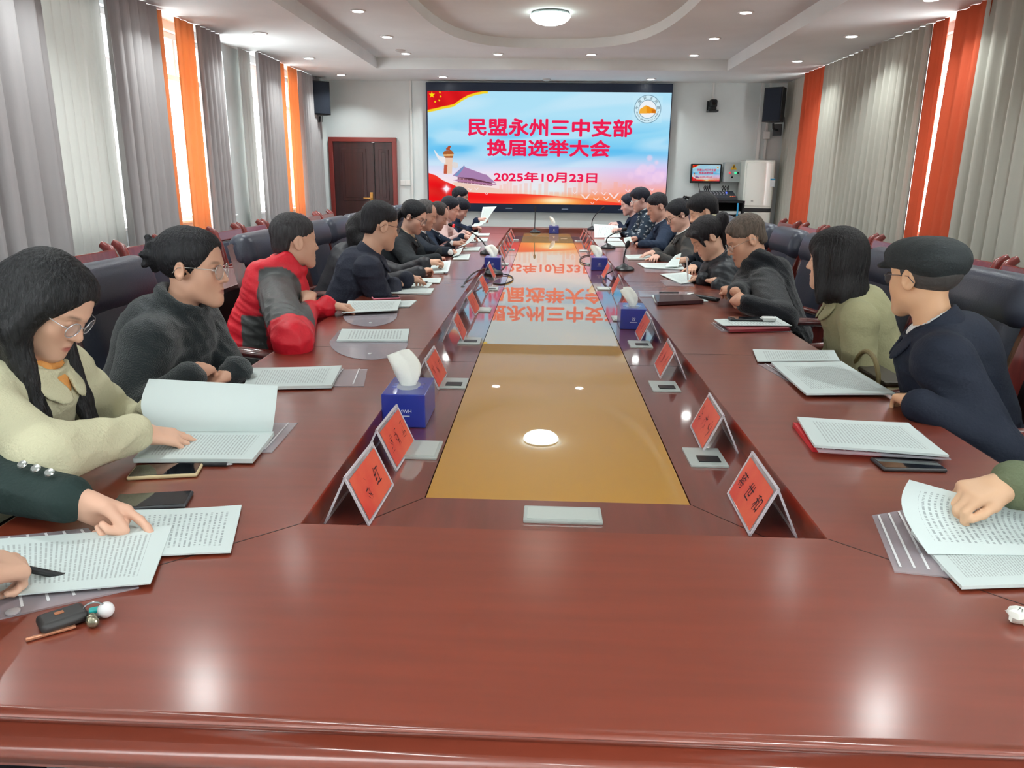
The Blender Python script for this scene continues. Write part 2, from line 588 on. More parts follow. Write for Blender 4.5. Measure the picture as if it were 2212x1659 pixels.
curtain('window_curtain', CXL, 9.52, 10.37, GREY, 'grey curtain between the narrow sheer curtain and the far red-orange strip', 'curtain', seed=9, folds=8)
curtain('orange_curtain', CXL - .02, 10.38, 10.62, ORANGE, 'dark orange curtain strip left of the farther bright window gap', 'curtain', seed=10, folds=8, amp=.03)
curtain('orange_curtain', CXL - .02, 10.74, 11.16, ORANGE, 'bright orange curtain at the far end, near the speaker by the door', 'curtain', seed=11, folds=7, amp=.035)
curtain('window_curtain', CXL, 11.17, 12.12, GREY, 'grey curtain in the corner beside the wooden door', 'curtain', seed=12, folds=8)
curtain('window_curtain', CXR + .07, 11.13, 12.2, GREYR, 'grey curtain in the corner behind the tall air conditioner', 'curtain', seed=13, folds=8, side=-1, amp=.03)
curtain('orange_curtain', CXR, 10.38, 11.12, ORANGER, 'orange curtain nearest the tall air conditioner', 'curtain', seed=14, folds=6, side=-1, amp=.045)
curtain('window_curtain', CXR, 7.72, 10.38, GREYR, 'long grey curtain between the two orange curtains', 'curtain', seed=15, folds=6.5, side=-1, amp=.06)
curtain('orange_curtain', CXR + .02, 7.42, 7.72, ORANGER, 'orange curtain lit from behind along the gap, farther of the pair', 'curtain', seed=16, folds=7, side=-1, amp=.035)
curtain('orange_curtain', CXR - .02, 6.72, 7.22, ORANGER, 'orange curtain on the near side of the bright window gap', 'curtain', seed=17, folds=5, side=-1, amp=.05, lean=.12)
curtain('window_curtain', CXR, 3.6, 6.76, GREYR, 'broad grey curtain above the man in the flat cap', 'curtain', seed=18, folds=5.5, side=-1, amp=.07)
curtain('window_curtain', CXR, 0.6, 3.55, GREYR, 'grey curtain outside the picture, nearest the camera opposite the windows', 'curtain', seed=19, folds=5.5, side=-1, amp=.07)

# curtain tracks under the ceiling
TRACKM = mat('track_metal', (190, 190, 190), 0.4, 0.6)

# ------------------------------------------------------------------ ceiling lamps
LAMPGLOW = mat('lamp_diffuser', (255, 255, 255), 0.5, emit=(250, 255, 252), estr=9.0)
RIM = mat('lamp_rim', (235, 235, 235), 0.35)
proto = thing('downlight', 'x', 'ceiling light', local=True, group='recessed ceiling downlights')
b = MB(); b.lathe([(0.052, 0.0), (0.075, 0.0), (0.078, -0.006), (0.072, -0.012), (0.056, -0.010), (0.052, 0.0)], seg=28)
obj('rim', b, RIM, proto)
b = MB(); b.lathe([(0.0, -0.004), (0.055, -0.004)], seg=28)
obj('diffuser', b, LAMPGLOW, proto)


def lamp_light(kind, loc, watt, size, parent):
    l = bpy.data.lights.new(kind, 'AREA'); l.shape = 'DISK'; l.size = size; l.energy = watt; l.color = (0.93, 1.0, 0.985); l.spread = math.radians(125)
    o = bpy.data.objects.new(kind, l); COL.objects.link(o); o.parent = parent; o.location = loc
    return o


DL = []
for yy, nm in ((10.62, 'farthest'), (9.40, 'second'), (8.0, 'third'), (6.6, 'fourth'), (5.18, 'fifth'), (3.6, 'sixth'), (2.1, 'seventh')):
    DL.append((-1.84, yy, ZT, f'round downlight in the raised tray, row on the window side, {nm} counted from the screen'))
    DL.append((1.87, yy, ZT, f'round downlight in the raised tray, row on the speaker-and-cap-man side, {nm} counted from the screen'))
DL += [(-0.64, 10.62, ZT, 'round downlight above the title screen, left of the pair in the tray'),
       (0.56, 10.62, ZT, 'round downlight above the title screen, right of the pair in the tray')]
for yy, nm in ((10.07, 'nearest the corner'), (8.38, 'second from the corner'), (6.75, 'third from the corner'), (5.05, 'fourth from the corner'), (3.4, 'fifth from the corner')):
    DL.append((-2.95, yy, ZB, f'downlight in the low ceiling border beside the windows, {nm}'))
    DL.append((3.02, yy, ZB, f'downlight in the low ceiling border beside the long grey curtain, {nm}'))
DL += [(-2.96, 11.65, ZB, 'downlight in the low border above the wooden door'),
       (-1.51, 11.80, ZB, 'downlight in the low border just above the left corner of the screen'),
       (1.50, 11.90, ZB, 'downlight in the low border just above the right corner of the screen')]
for yy in (0.2, -1.4):
    for xx in (-1.84, 0.02, 1.87):
        DL.append((xx, yy, ZB, None))
k = 0
for (x, y, z, lab) in DL:
    if lab is None:
        k += 1
        lab = ('ceiling downlight behind the camera, ' + ('window side', 'middle', 'curtain side')[(k - 1) % 3] + (', nearer' if k < 4 else ', farther'))
    d = proto if (x, y) == DL[0][:2] else copy_tree(proto)
    d.location = (x, y, z); d['label'] = lab
    lamp_light('downlight_bulb', (0, 0, -0.016), LAMP_W, 0.10, d)

# dome lamps in the curved recess
proto = thing('dome_lamp', 'x', 'ceiling light', local=True, group='dome lamps in the oval recess')
b = MB(); b.lathe([(0.19, 0.0), (0.20, -0.012), (0.195, -0.03), (0.185, -0.03)], seg=40); obj('rim', b, mat('lamp_ring', (150, 160, 160), 0.4, 0.5), proto)
b = MB(); b.lathe([(0.205, -0.028), (0.207, -0.045), (0.19, -0.07), (0.15, -0.098), (0.09, -0.116), (0.0, -0.122)], seg=40)
obj('glass_bowl', b, mat('dome_glow', (255, 255, 255), 0.4, emit=(236, 255, 250), estr=8.0), proto)
for i, (yy, lab) in enumerate(((8.62, 'white dome lamp glowing in the oval ceiling recess'), (5.55, 'second dome lamp of the oval recess, above the top of the picture'))):
    d = proto if i == 0 else copy_tree(proto)
    d.location = (0.02, yy, ZO); d['label'] = lab
    if i == 0: lamp_light('dome_bulb', (0, 0, -0.135), DOME_W, 0.38, d)
    else:                                       # this one is only dimly lit
        for ch in d.children:
            if ch.name.startswith('glass_bowl'):
                ch.data = ch.data.copy(); ch.data.materials[0] = mat('dome_dim', (255, 255, 255), 0.4, emit=(255, 244, 226), estr=2.6)

# smoke detectors
SMK = mat('detector_white', (205, 203, 200), 0.5)
for (x, y, z, lab) in ((-1.86, 10.35, ZT, 'small unlit round detector on the tray ceiling between downlights'), (-0.01, 12.0, ZB, 'small unlit round detector on the low ceiling above the screen')):
    b = MB(); b.lathe([(0.06, 0.0), (0.062, -0.012), (0.045, -0.022), (0.02, -0.03), (0, -0.03)], (x, y, z), 24)
    tag(obj('smoke_detector', b, SMK, None, origin=(x, y, z)), lab, 'smoke detector')
# ------------------------------------------------------------------ far wall: door, screen, equipment
DOORW = mat('door_wood', (62, 30, 32), 0.4, coat=0.3, coat_rough=0.2, vary=0.25, vscale=3, bstretch=(6, 6, 0.6))
DOORF = mat('door_frame_wood', (128, 44, 38), 0.35, coat=0.4, coat_rough=0.15)
BRASS = mat('brass', (196, 150, 84), 0.3, 0.9)
BLACKP = mat('black_plastic', (26, 28, 32), 0.45)
BLACKM = mat('black_matte', (20, 22, 26), 0.7)
yf = YF
b = MB(); x0, x1, zt_ = -3.36, -2.30, 1.972
for xx in (x0 + .035, x1 - .035): b.box((xx, yf - .03, zt_ / 2), (0.07, 0.07, zt_), bev=.012)
b.box(((x0 + x1) / 2, yf - .03, zt_ - .035), (x1 - x0, 0.075, 0.07), bev=.012)
door = struct('door_1', b, DOORF)
for (a, c, nm) in ((x0 + .07, -2.66, 'door_leaf'), (-2.645, x1 - .07, 'door_leaf')):
    p = MB(); p.box(((a + c) / 2, yf - .02, .96), (c - a, 0.045, 1.92), bev=.004)
    w = c - a
    for (za, zc) in ((0.12, 0.82), (1.02, 1.80)):
        m_ = 0.12 if w > .4 else 0.06
        p.box(((a + c) / 2, yf - .045, (za + zc) / 2), (w - 2 * m_, 0.02, zc - za), bev=.010)
        p.box(((a + c) / 2, yf - .053, (za + zc) / 2), (w - 2 * m_ - .09, 0.02, zc - za - .09), bev=.010)
    obj(nm, p, DOORW, door)
p = MB(); p.box((-2.715, yf - .05, 1.02), (0.05, 0.014, 0.26), bev=.02, seg=3)
p.tube([(-2.715, yf - .05, 1.06), (-2.715, yf - .10, 1.06), (-2.74, yf - .105, 1.06), (-2.83, yf - .10, 1.062)], 0.010, 8)
obj('door_handle', p, BRASS, door)
p = MB(); p.box((-2.66, yf - .05, 1.9), (0.05, 0.02, 0.02), bev=.003); obj('door_bolt', p, mat('steel', (190, 192, 195), 0.3, 0.9), door)

# light switch
t = thing('light_switch', 'white double light switch on the wall right of the wooden door', 'switch', (-2.18, yf, 1.30))
b = MB(); b.box((-2.18, yf - .006, 1.30), (0.17, 0.012, 0.09), bev=.004); obj('plate', b, WHITEP, t)
for dx in (-.04, .04):
    b = MB(); b.box((-2.18 + dx, yf - .014, 1.30), (0.07, 0.008, 0.07), bev=.003); obj('rocker', b, WHITEP, t)

# --- LED wall
SX0, SX1, SZ0, SZ1 = -1.80, 1.86, 1.005, 2.645
SYF = yf - .105


def noise2(x, y, s=0):
    return (np.sin(x * 3.1 + 1.7 * np.sin(y * 2.3 + s) + s) + np.sin(y * 4.7 + 1.3 * np.sin(x * 3.7 + 2 * s)) + np.sin((x + y) * 6.1 + s * 3)) / 6 + .5


def mixc(img, m, c):
    m = np.clip(m, 0, 1)[..., None]
    return img * (1 - m) + np.array(c, float) / 255 * m


def inpoly(U, V, P):
    r = np.zeros(U.shape, bool)
    for i in range(len(P)):
        (x1_, y1_), (x2_, y2_) = P[i], P[(i + 1) % len(P)]
        if y1_ == y2_: continue
        cnd = ((V >= y1_) != (V >= y2_)) & (U < (x2_ - x1_) * (V - y1_) / (y2_ - y1_) + x1_)
        r ^= cnd
    return r.astype(float)


def zc(x, y):
    """slide coordinates (0..1, 0..1 from the top) of a point read off an enlarged view of the slide"""
    for _ in range(1):
        v = (y - 172 - 20 * (x - 90) / 1930) / 903.0
        u = (x - 90 - 10 * v) / (1932.0 - 60 * v)
    return u, v


def slide(nx, ny):
    """the slide picture as colours per screen dot: sky, red silk, palace, pillar, clouds, birds"""
    U, V = np.meshgrid((np.arange(nx) + .5) / nx, (np.arange(ny) + .5) / ny)
    stops = [(0, (176, 228, 250)), (.2, (178, 228, 250)), (.42, (140, 214, 248)), (.52, (112, 200, 246)), (.62, (190, 220, 248)), (.72, (236, 228, 248)), (.85, (250, 224, 222)), (1, (252, 190, 150))]
    img = np.zeros((ny, nx, 3))
    for ch in range(3):
        img[..., ch] = np.interp(V, [s[0] for s in stops], [s[1][ch] / 255 for s in stops])
    n1 = noise2(U * 2.2, V * 4, 1.0)
    img = mixc(img, np.clip((n1 - .45) * 2.2, 0, .6) * (V < .66), (206, 236, 252))
    img = mixc(img, np.clip((noise2(U * 3, V * 6, 4) - .5) * 2.6, 0, .55) * np.exp(-((V - .47) / .13) ** 2), (84, 188, 242))
    # warm lower right, pink clouds
    img = mixc(img, np.clip((U - .45) / .4, 0, 1) * np.clip((V - .66) / .22, 0, 1) * .85, (250, 150, 140))
    img = mixc(img, np.exp(-((U - .52) / .16) ** 2 - ((V - .88) / .12) ** 2) * .8, (225, 246, 255))
    img = mixc(img, np.clip((U - .6) / .35, 0, 1) * np.exp(-((V - .72) / .10) ** 2) * .8, (222, 190, 244))
    for (cx, cy, r, a) in ((.925, .57, .017, .6), (.955, .61, .013, .6), (.90, .68, .03, .5), (.935, .665, .022, .5), (.88, .70, .02, .5), (.965, .74, .03, .55), (.985, .72, .02, .5), (.93, .76, .03, .4), (.85, .73, .02, .35)):
        d = np.hypot((U - cx) * 2.23, V - cy)
        img = mixc(img, np.clip((r * 2.1 - d) / .02, 0, 1) * a, (250, 214, 240))
    # faint skyline
    rg = random.Random(3)
    x = .30
    while x < 1.0:
        w = rg.uniform(.008, .02); h = rg.uniform(.03, .12) if x < .5 or x > .57 else .02
        m = (U > x) * (U < x + w) * (V > .905 - h) * (V < .95)
        img = mixc(img, m * (.35 if x < .57 else .5), (250, 178, 160)); x += w + rg.uniform(0, .012)
    img = mixc(img, np.clip((V - .88) / .05, 0, 1) * np.clip((U - .5) / .2, 0, 1) * .7, (252, 130, 80))
    # stone pillar with a ring and a wing-shaped cloud
    P = lambda pts: inpoly(U, V, [zc(*p) for p in pts])
    img = mixc(img, P([(222, 760), (236, 690), (292, 690), (284, 835), (218, 835)]), (236, 206, 186))
    img = mixc(img, P([(218, 835), (222, 760), (248, 760), (244, 835)]), (196, 92, 66))
    img = mixc(img, P([(212, 668), (226, 648), (284, 646), (300, 668), (292, 706), (226, 704)]), (170, 96, 52))
    img = mixc(img, P([(216, 676), (298, 674), (296, 690), (220, 692)]), (226, 176, 120))
    img = mixc(img, P([(240, 646), (238, 628), (262, 606), (280, 610), (268, 632), (276, 646)]), (176, 82, 52))
    img = mixc(img, P([(140, 634), (152, 650), (182, 690), (232, 700), (234, 754), (206, 744), (172, 712), (150, 668)]), (238, 236, 240))
    img = mixc(img, P([(284, 752), (300, 738), (330, 744), (334, 780), (312, 794), (290, 780)]), (226, 218, 216))
    # plain two-tier hall
    img = mixc(img, P([(296, 905), (330, 905), (600, 950), (690, 965), (690, 990), (300, 985)]), (240, 206, 190))
    img = mixc(img, P([(330, 848), (610, 884), (606, 935), (330, 905)]), (146, 98, 118))
    for q in range(9):
        x_ = 345 + q * 30
        img = mixc(img, P([(x_, 862 + q * 4), (x_ + 8, 862 + q * 4), (x_ + 8, 905 + q * 4), (x_, 904 + q * 4)]), (206, 156, 168))
    img = mixc(img, P([(290, 850), (380, 768), (392, 782), (540, 838), (560, 842), (636, 912), (600, 906), (450, 872), (330, 862)]), (170, 130, 176))
    img = mixc(img, P([(300, 850), (380, 772), (384, 768), (388, 776), (332, 852)]), (120, 150, 196))
    img = mixc(img, P([(330, 862), (420, 868), (520, 890), (600, 908), (590, 916), (420, 884)]), (100, 60, 80))
    img = mixc(img, P([(292, 888), (330, 880), (620, 918), (636, 914), (640, 924), (600, 926), (330, 896)]), (176, 120, 160))
    img = mixc(img, np.exp(-((U - .045) / .05) ** 2 - ((V - .80) / .04) ** 2) * .7, (250, 240, 248))
    # red silk along the bottom
    cur = np.interp(U, [0, .03, .06, .10, .13, .17, .22, .30, .40, .50, .60, .70, .80, .90, 1.0], [.725, .745, .79, .825, .86, .895, .90, .905, .905, .915, .93, .95, .975, .995, 1.01])
    e = np.clip((V - cur) / .006, 0, 1)
    sh = .5 + .5 * np.sin((V - cur) * 46 + U * 9 + 1.4 * np.sin(U * 11))
    red = np.stack([np.full_like(U, .97), .10 + .12 * sh, .12 + .06 * sh], -1)
    img = img * (1 - e[..., None]) + red * e[..., None]
    img = mixc(img, np.exp(-((U - .06) / .08) ** 2 - ((V - .9) / .10) ** 2) * e * .5, (190, 14, 20))
    img = mixc(img, np.exp(-((U - .55) / .17) ** 2 - ((V - .985) / .055) ** 2), (255, 170, 70))
    img = mixc(img, np.exp(-((U - .54) / .07) ** 2 - ((V - .965) / .03) ** 2), (255, 244, 200))
    img = mixc(img, np.clip((U - .80) / .15, 0, 1) * np.clip((V - .93) / .04, 0, 1) * .8, (246, 60, 110))
    d = np.hypot((U - .075) * 2.23, V - .87)
    img = mixc(img, np.exp(-(d / .03) ** 2) + .8 * np.exp(-(np.abs(U - .075) * 2.23 / .006)) * np.exp(-(V - .87) ** 2 / .0016) + .8 * np.exp(-(np.abs(V - .87) / .006)) * np.exp(-((U - .075) * 2.23) ** 2 / .0016), (255, 246, 255))
    # birds
    for (x_, y_, s) in ((1345, 1020, 40), (1570, 1010, 46), (1420, 990, 22), (1490, 995, 24), (1430, 1042, 24), (1510, 1035, 26), (1650, 1025, 20), (1260, 988, 18), (1680, 970, 22), (1740, 1000, 22), (1830, 985, 22), (1870, 960, 20), (1905, 1010, 22), (1790, 1020, 20), (430, 962, 18), (480, 958, 18), (560, 1000, 16), (1610, 1052, 18), (1400, 1075, 16)):
        a = [(x_ - s, y_ - s * .5), (x_ - s * .5, y_ - s * .35), (x_, y_ + s * .35), (x_ + s * .6, y_ - s * .35), (x_ + s, y_ - s * .55), (x_ + s * .3, y_ + s * .5), (x_, y_ + s * .6), (x_ - s * .4, y_ + s * .2)]
        img = mixc(img, P(a) * .85, (252, 240, 250))
    # flag corner
    cf = np.interp(U, [0, .03, .06, .09, .11, .14, .17, .20, .235], [.168, .155, .138, .126, .115, .07, .035, .015, 0])
    m = np.clip((cf - V) / .006, 0, 1) * (U < .235)
    img = mixc(img, np.clip((cf + .022 - V) / .006, 0, 1) * (U < .25), (250, 214, 40))
    img = mixc(img, m, (228, 30, 34))
    img = mixc(img, m * np.clip(.5 + .5 * np.sin(U * 70 - V * 20), 0, 1) * .35, (180, 10, 20))

    def star(cx, cy, r, rot=0.0):
        pts = []
        for q in range(10):
            rr = r if q % 2 == 0 else r * .4
            a = -PI / 2 + q * PI / 5 + rot
            pts.append((cx + rr * math.cos(a) / 2.23, cy + rr * math.sin(a)))
        return inpoly(U, V, pts)
    img = mixc(img, star(.019, .034, .030), (255, 226, 20))
    for (cx, cy, rt_) in ((.052, .012, .3), (.055, .048, .1), (.049, .082, .5), (.032, .094, .2)):
        img = mixc(img, star(cx, cy, .012, rt_), (255, 226, 20))
    # emblem ground and disc
    img = mixc(img, (U > .845) * (U < .965) * (V > .03) * (V < .262) * .35, (205, 240, 252))
    d = np.hypot((U - .9055) * 2.23, V - .143)
    img = mixc(img, np.clip((.118 - d) / .004, 0, 1) * .9, (214, 240, 250))
    img = mixc(img, np.clip((.078 - d) / .004, 0, 1) * .9, (244, 246, 250))
    for rr in (.120, .079):
        img = mixc(img, np.exp(-((d - rr) / .0022) ** 2) * .9, (70, 100, 120))
    img = mixc(img, P([(1768, 352), (1772, 320), (1818, 290), (1824, 290), (1896, 322), (1898, 350)]), (238, 150, 28))
    img = mixc(img, P([(1772, 320), (1818, 290), (1824, 294), (1826, 352), (1768, 352)]), (246, 176, 60))
    img = mixc(img, P([(1866, 320), (1894, 324), (1896, 348), (1866, 348)]) * .6, (190, 90, 20))
    return np.clip(img, 0, 1)


def screen_mat(name, e):
    m = bpy.data.materials.new(name); m.use_nodes = True
    nt = m.node_tree; nt.nodes.clear()
    out = nt.nodes.new('ShaderNodeOutputMaterial'); em = nt.nodes.new('ShaderNodeEmission'); a = nt.nodes.new('ShaderNodeAttribute')
    a.attribute_name = 'Col'; em.inputs[1].default_value = e
    nt.links.new(a.outputs['Color'], em.inputs[0]); nt.links.new(em.outputs[0], out.inputs[0])
    return m


def display_face(name, x0, x1, z0, z1, y, nx, ny, m, parent):
    img = slide(nx * 2, ny * 2).reshape(ny, 2, nx, 2, 3).mean((1, 3))      # averaged for clean edges
    li = np.where(img <= .04045, img / 12.92, ((img + .055) / 1.055) ** 2.4)
    xs_ = np.linspace(x0, x1, nx + 1); zs_ = np.linspace(z1, z0, ny + 1)
    X, Z = np.meshgrid(xs_, zs_)
    co = np.stack([X, np.full_like(X, y), Z], -1).reshape(-1, 3)
    i, j = np.meshgrid(np.arange(nx), np.arange(ny))
    a = (j * (nx + 1) + i).ravel()
    quads = np.stack([a, a + nx + 1, a + nx + 2, a + 1], -1)
    me = np_mesh(name, co, quads, parent)
    ca = me.color_attributes.new('Col', 'FLOAT_COLOR', 'CORNER')
    colr = np.repeat(np.concatenate([li.reshape(-1, 3), np.ones((nx * ny, 1))], 1), 4, axis=0)
    ca.data.foreach_set('color', colr.astype(np.float32).ravel())
    me.materials.append(m)
    o = bpy.data.objects.new(name, me); COL.objects.link(o); o.parent = parent
    return o


def np_mesh(name, co, faces, parent=None):
    """mesh from arrays (faces: n x 3 or n x 4) in the parent's frame"""
    off = np.array(ORIG.get(parent.name, (0, 0, 0))) if parent is not None else np.zeros(3)
    me = bpy.data.meshes.new(name)
    k = faces.shape[1]
    me.vertices.add(len(co)); me.vertices.foreach_set('co', (co - off).astype(np.float32).ravel())
    me.loops.add(faces.size); me.loops.foreach_set('vertex_index', faces.astype(np.int32).ravel())
    me.polygons.add(len(faces)); me.polygons.foreach_set('loop_start', np.arange(0, faces.size, k, dtype=np.int32))
    me.update(calc_edges=True)
    return me


scr = thing('led_screen', 'large wall screen showing the red meeting title on blue sky', 'screen', (.03, yf - .05, .88))
b = MB(); b.box((.025, yf - .058, 1.825), (3.70, .088, 1.89), bev=.012); obj('bezel', b, mat('screen_bezel', (16, 30, 56), 0.35), scr)
EM = screen_mat('led_dots', SCREEN_E)
display_face('display', SX0, SX1, SZ0, SZ1, SYF + .002, 732, 328, EM, scr)
TXT = mat('title_red', (20, 0, 4), 0.8, spec=0.0, emit=(240, 32, 84), estr=SCREEN_E)
TXG = mat('emblem_grey', (10, 12, 14), 0.8, spec=0.0, emit=(90, 110, 120), estr=SCREEN_E)


def s2w(u, v, y=SYF - .003):
    return np.array([SX0 + (SX1 - SX0) * u, y, SZ1 - (SZ1 - SZ0) * v])


def title(lines, m, name, parent, conv):
    b = MB()
    for (txt, zx0, zx1, zy0, zy1, bold) in lines:
        (u0, v0), (u1, v1) = zc(zx0, (zy0 + zy1) / 2), zc(zx1, (zy0 + zy1) / 2)
        vm = (v0 + v1) / 2; h = (zy1 - zy0) / 903.0 * (SZ1 - SZ0); w = (u1 - u0) * (SX1 - SX0)
        c = s2w((u0 + u1) / 2, vm)
        add_text(b, txt, 0.2, lambda x, y: conv(c + np.array([x, 0, y])), bold, w, h)
    obj(name, b, m, parent, smooth=0)


LINES = [('民盟永州三中支部', 418, 1712, 395, 530, .030), ('换届选举大会', 568, 1536, 562, 690, .030), ('2025年10月23日', 622, 1436, 822, 902, .026)]
title(LINES, TXT, 'title_lettering', scr, lambda p: p)
b = MB()
cu, cv = .9055, .143
for i, ch in enumerate('中国民主同盟'):
    a = math.radians(172 - i * 32.8)
    u, v = cu + .099 * math.cos(a) / 2.23, cv - .099 * math.sin(a)
    c = s2w(u, v); th = a - PI / 2
    add_text(b, ch, .05, lambda x, y: c + np.array([x * math.cos(th) - y * math.sin(th), 0, x * math.sin(th) + y * math.cos(th)]), .01, height=.042, width=.042)
S_ = 'China Democratic League'
for i, ch in enumerate(S_):
    if ch == ' ': continue
    a = math.radians(196 + i * 6.9)
    u, v = cu + .099 * math.cos(a) / 2.23, cv - .099 * math.sin(a)
    c = s2w(u, v); th = a + PI / 2
    add_text(b, ch, .036, lambda x, y: c + np.array([x * math.cos(th) - y * math.sin(th), 0, x * math.sin(th) + y * math.cos(th)]), .01)
obj('emblem_lettering', b, TXG, scr, smooth=0)
b = MB()
for xx in (-.55, .32, 1.2):
    b.box((xx, yf - .101, .935), (.10, .004, .012), bev=.001)
obj('status_strip', b, mat('strip_grey', (150, 165, 185), .4), scr)

# --- loudspeakers with brackets
def speaker(x, y, z, rz, label):
    t = thing('wall_speaker', label, 'speaker', (x, y, z), rz, local=True)
    b = MB(); b.prism([(-.16, -.02), (.16, -.02), (.13, .24), (-.13, .24)], -.28, .28); o = obj('cabinet', b, BLACKP, t)
    b = MB(); b.box((0, -.03, 0), (.29, .02, .53), bev=.012); obj('grille', b, mat('speaker_grille', (18, 26, 40), .8, bump=.5, bscale=220), t)
    b = MB(); b.tube([(0, .10, -.30), (0, .12, -.38), (0, .24, -.40), (0, .36, -.40)], .018, 8); b.box((0, .34, -.40), (.16, .03, .20), bev=.01); obj('bracket', b, BLACKP, t)
    b = MB(); b.tube([(.08, .2, -.1), (.12, .3, -.2), (.12, .34, -.38)], .005, 6); obj('cable', b, BLACKP, t)
    return t


sL = speaker(-3.33, 11.86, 2.50, math.radians(35), 'black loudspeaker on a bracket above the wooden door')
sR = speaker(3.27, 11.86, 2.46, math.radians(-35), 'black loudspeaker on a bracket above the tall air conditioner')

sL.scale = sR.scale = (.84, .84, .84)

# --- ceiling-side conference camera
t = thing('conference_camera', 'small black conference camera on the wall right of the screen', 'camera', (2.49, yf, 2.42))
b = MB(); b.box((2.49, yf - .07, 2.395), (.15, .14, .03), bev=.008); b.box((2.42, yf - .01, 2.46), (.02, .02, .16)); obj('shelf_bracket', b, BLACKP, t)
b = MB(); b.lathe([(.05, 0), (.055, .02), (.05, .035)], (2.49, yf - .07, 2.41), 20); obj('base', b, BLACKP, t)
b = MB(); b.box((2.49, yf - .07, 2.50), (.115, .10, .12), bev=.03, seg=4); obj('head', b, BLACKP, t)
b = MB(); b.lathe([(.03, 0), (.032, .02), (.02, .022), (0, .018)], (2.49, yf - .118, 2.50), 18, Matrix.Rotation(PI / 2, 3, 'X')); obj('lens', b, mat('lens_glass', (8, 10, 16), .08), t)
b = MB(); b.box((2.49, yf - .008, 2.68), (.03, .016, .24), bev=.003); obj('cable_cover', b, WHITEP, t)

# --- junction box
b = MB(); b.box((3.33, yf - .025, 2.06), (.10, .05, .11), bev=.006); tag(obj('junction_box', b, WHITEP, None, origin=(3.33, yf, 2.0)), 'small white junction box on the cable trunking under the speaker', 'junction box')

# --- small monitor
t = thing('wall_monitor', 'small black monitor repeating the meeting title beside the big screen', 'monitor', (2.455, yf - .05, 1.35))
mx0, mx1, mz0, mz1 = 2.225, 2.69, 1.35, 1.635
b = MB(); b.box((2.457, yf - .06, 1.492), (mx1 - mx0, .05, mz1 - mz0), bev=.01); obj('casing', b, BLACKP, t)
EM2 = screen_mat('monitor_dots', SCREEN_E * .75)
ax0, ax1, az0, az1 = mx0 + .022, mx1 - .022, mz0 + .032, mz1 - .02
display_face('display', ax0, ax1, az0, az1, yf - .0865, 120, 70, EM2, t)
title(LINES, mat('monitor_title', (20, 0, 4), .8, spec=0, emit=(225, 50, 90), estr=SCREEN_E * .75), 'title_lettering', t,
      lambda p: np.array([ax0 + (p[0] - SX0) / (SX1 - SX0) * (ax1 - ax0), yf - .088, az0 + (p[2] - SZ0) / (SZ1 - SZ0) * (az1 - az0)]))
b = MB(); b.box((2.457, yf - .02, 1.49), (.12, .05, .12)); obj('wall_mount', b, BLACKM, t)
for i, (x, xx) in enumerate(((2.36, 2.40), (2.53, 2.56))):
    b = MB(); b.tube([(x, yf - .05, 1.36), (x + .01, yf - .04, 1.30), (xx, yf - .05, 1.2)], .005, 6); obj('cable', b, BLACKP, t)

# --- electrical box
t = thing('electrical_box', 'grey electrical box with a yellow warning triangle beside the monitor', 'electrical box', (2.865, yf, 1.37))
b = MB(); b.box((2.865, yf - .075, 1.515), (.29, .15, .29), bev=.006); obj('cabinet', b, mat('box_grey', (176, 184, 184), .4), t)
b = MB(); b.prism([(2.81, 1.555), (2.90, 1.555), (2.855, 1.635)], yf - .153, yf - .150, 'y'); obj('warning_triangle', b, mat('warn_yellow', (226, 176, 40), .5), t)
b = MB(); b.prism([(2.85, 1.568), (2.858, 1.568), (2.862, 1.612), (2.848, 1.612)], yf - .155, yf - .153, 'y'); obj('warning_mark', b, BLACKM, t)
for (x, c_, e_, s) in ((2.80, (220, 60, 70), (230, 60, 70), .7), (2.885, (60, 220, 150), (60, 240, 150), 1.2), (2.925, (20, 22, 24), None, 0)):
    b = MB(); b.lathe([(.015, 0), (.015, .012), (.01, .016), (0, .016)], (x, yf - .15, 1.505), 14, Matrix.Rotation(PI / 2, 3, 'X')); obj('button', b, mat('button_%d' % int(x * 1000), c_, .3, emit=e_, estr=s), t)
b = MB(); b.lathe([(.014, 0), (.014, .01), (0, .01)], (2.84, yf - .15, 1.44), 14, Matrix.Rotation(PI / 2, 3, 'X')); obj('lock', b, BLACKM, t)

# --- floor-standing air conditioner
t = thing('air_conditioner', 'tall white floor-standing air conditioner in the far corner', 'air conditioner', (3.24, yf - .2, 0))
acx0, acx1 = 2.96, 3.40
b = MB(); b.box(((acx0 + acx1) / 2, yf - .22, .845), (acx1 - acx0, .38, 1.69), bev=.02, seg=3); obj('body', b, mat('ac_white', (226, 230, 222), .25, coat=.5, coat_rough=.05), t)
b = MB(); b.box(((acx0 + acx1) / 2, yf - .415, 1.34), (acx1 - acx0 - .05, .016, .62), bev=.006); obj('upper_panel', b, mat('ac_panel', (230, 234, 228), .12, coat=.8), t)
b = MB(); b.box(((acx0 + acx1) / 2, yf - .413, .97), (acx1 - acx0 - .02, .016, .055), bev=.004); obj('black_band', b, BLACKP, t)
b = MB(); b.box(((acx0 + acx1) / 2, yf - .415, .50), (acx1 - acx0 - .05, .016, .86), bev=.006); obj('lower_panel', b, mat('ac_panel'), t)
b = MB(); b.box((3.375, yf - .425, 1.37), (.07, .003, .12)); o = obj('energy_label', b, mat('label_white', (222, 232, 236), .5), t)
b = MB(); b.box((3.375, yf - .427, 1.415), (.07, .003, .022)); obj('label_band', b, mat('label_blue', (70, 160, 205), .5), o)
b = MB(); b.box((3.10, yf - .425, 1.10), (.035, .003, .012)); obj('badge', b, mat('badge_grey', (120, 125, 125), .4), t)

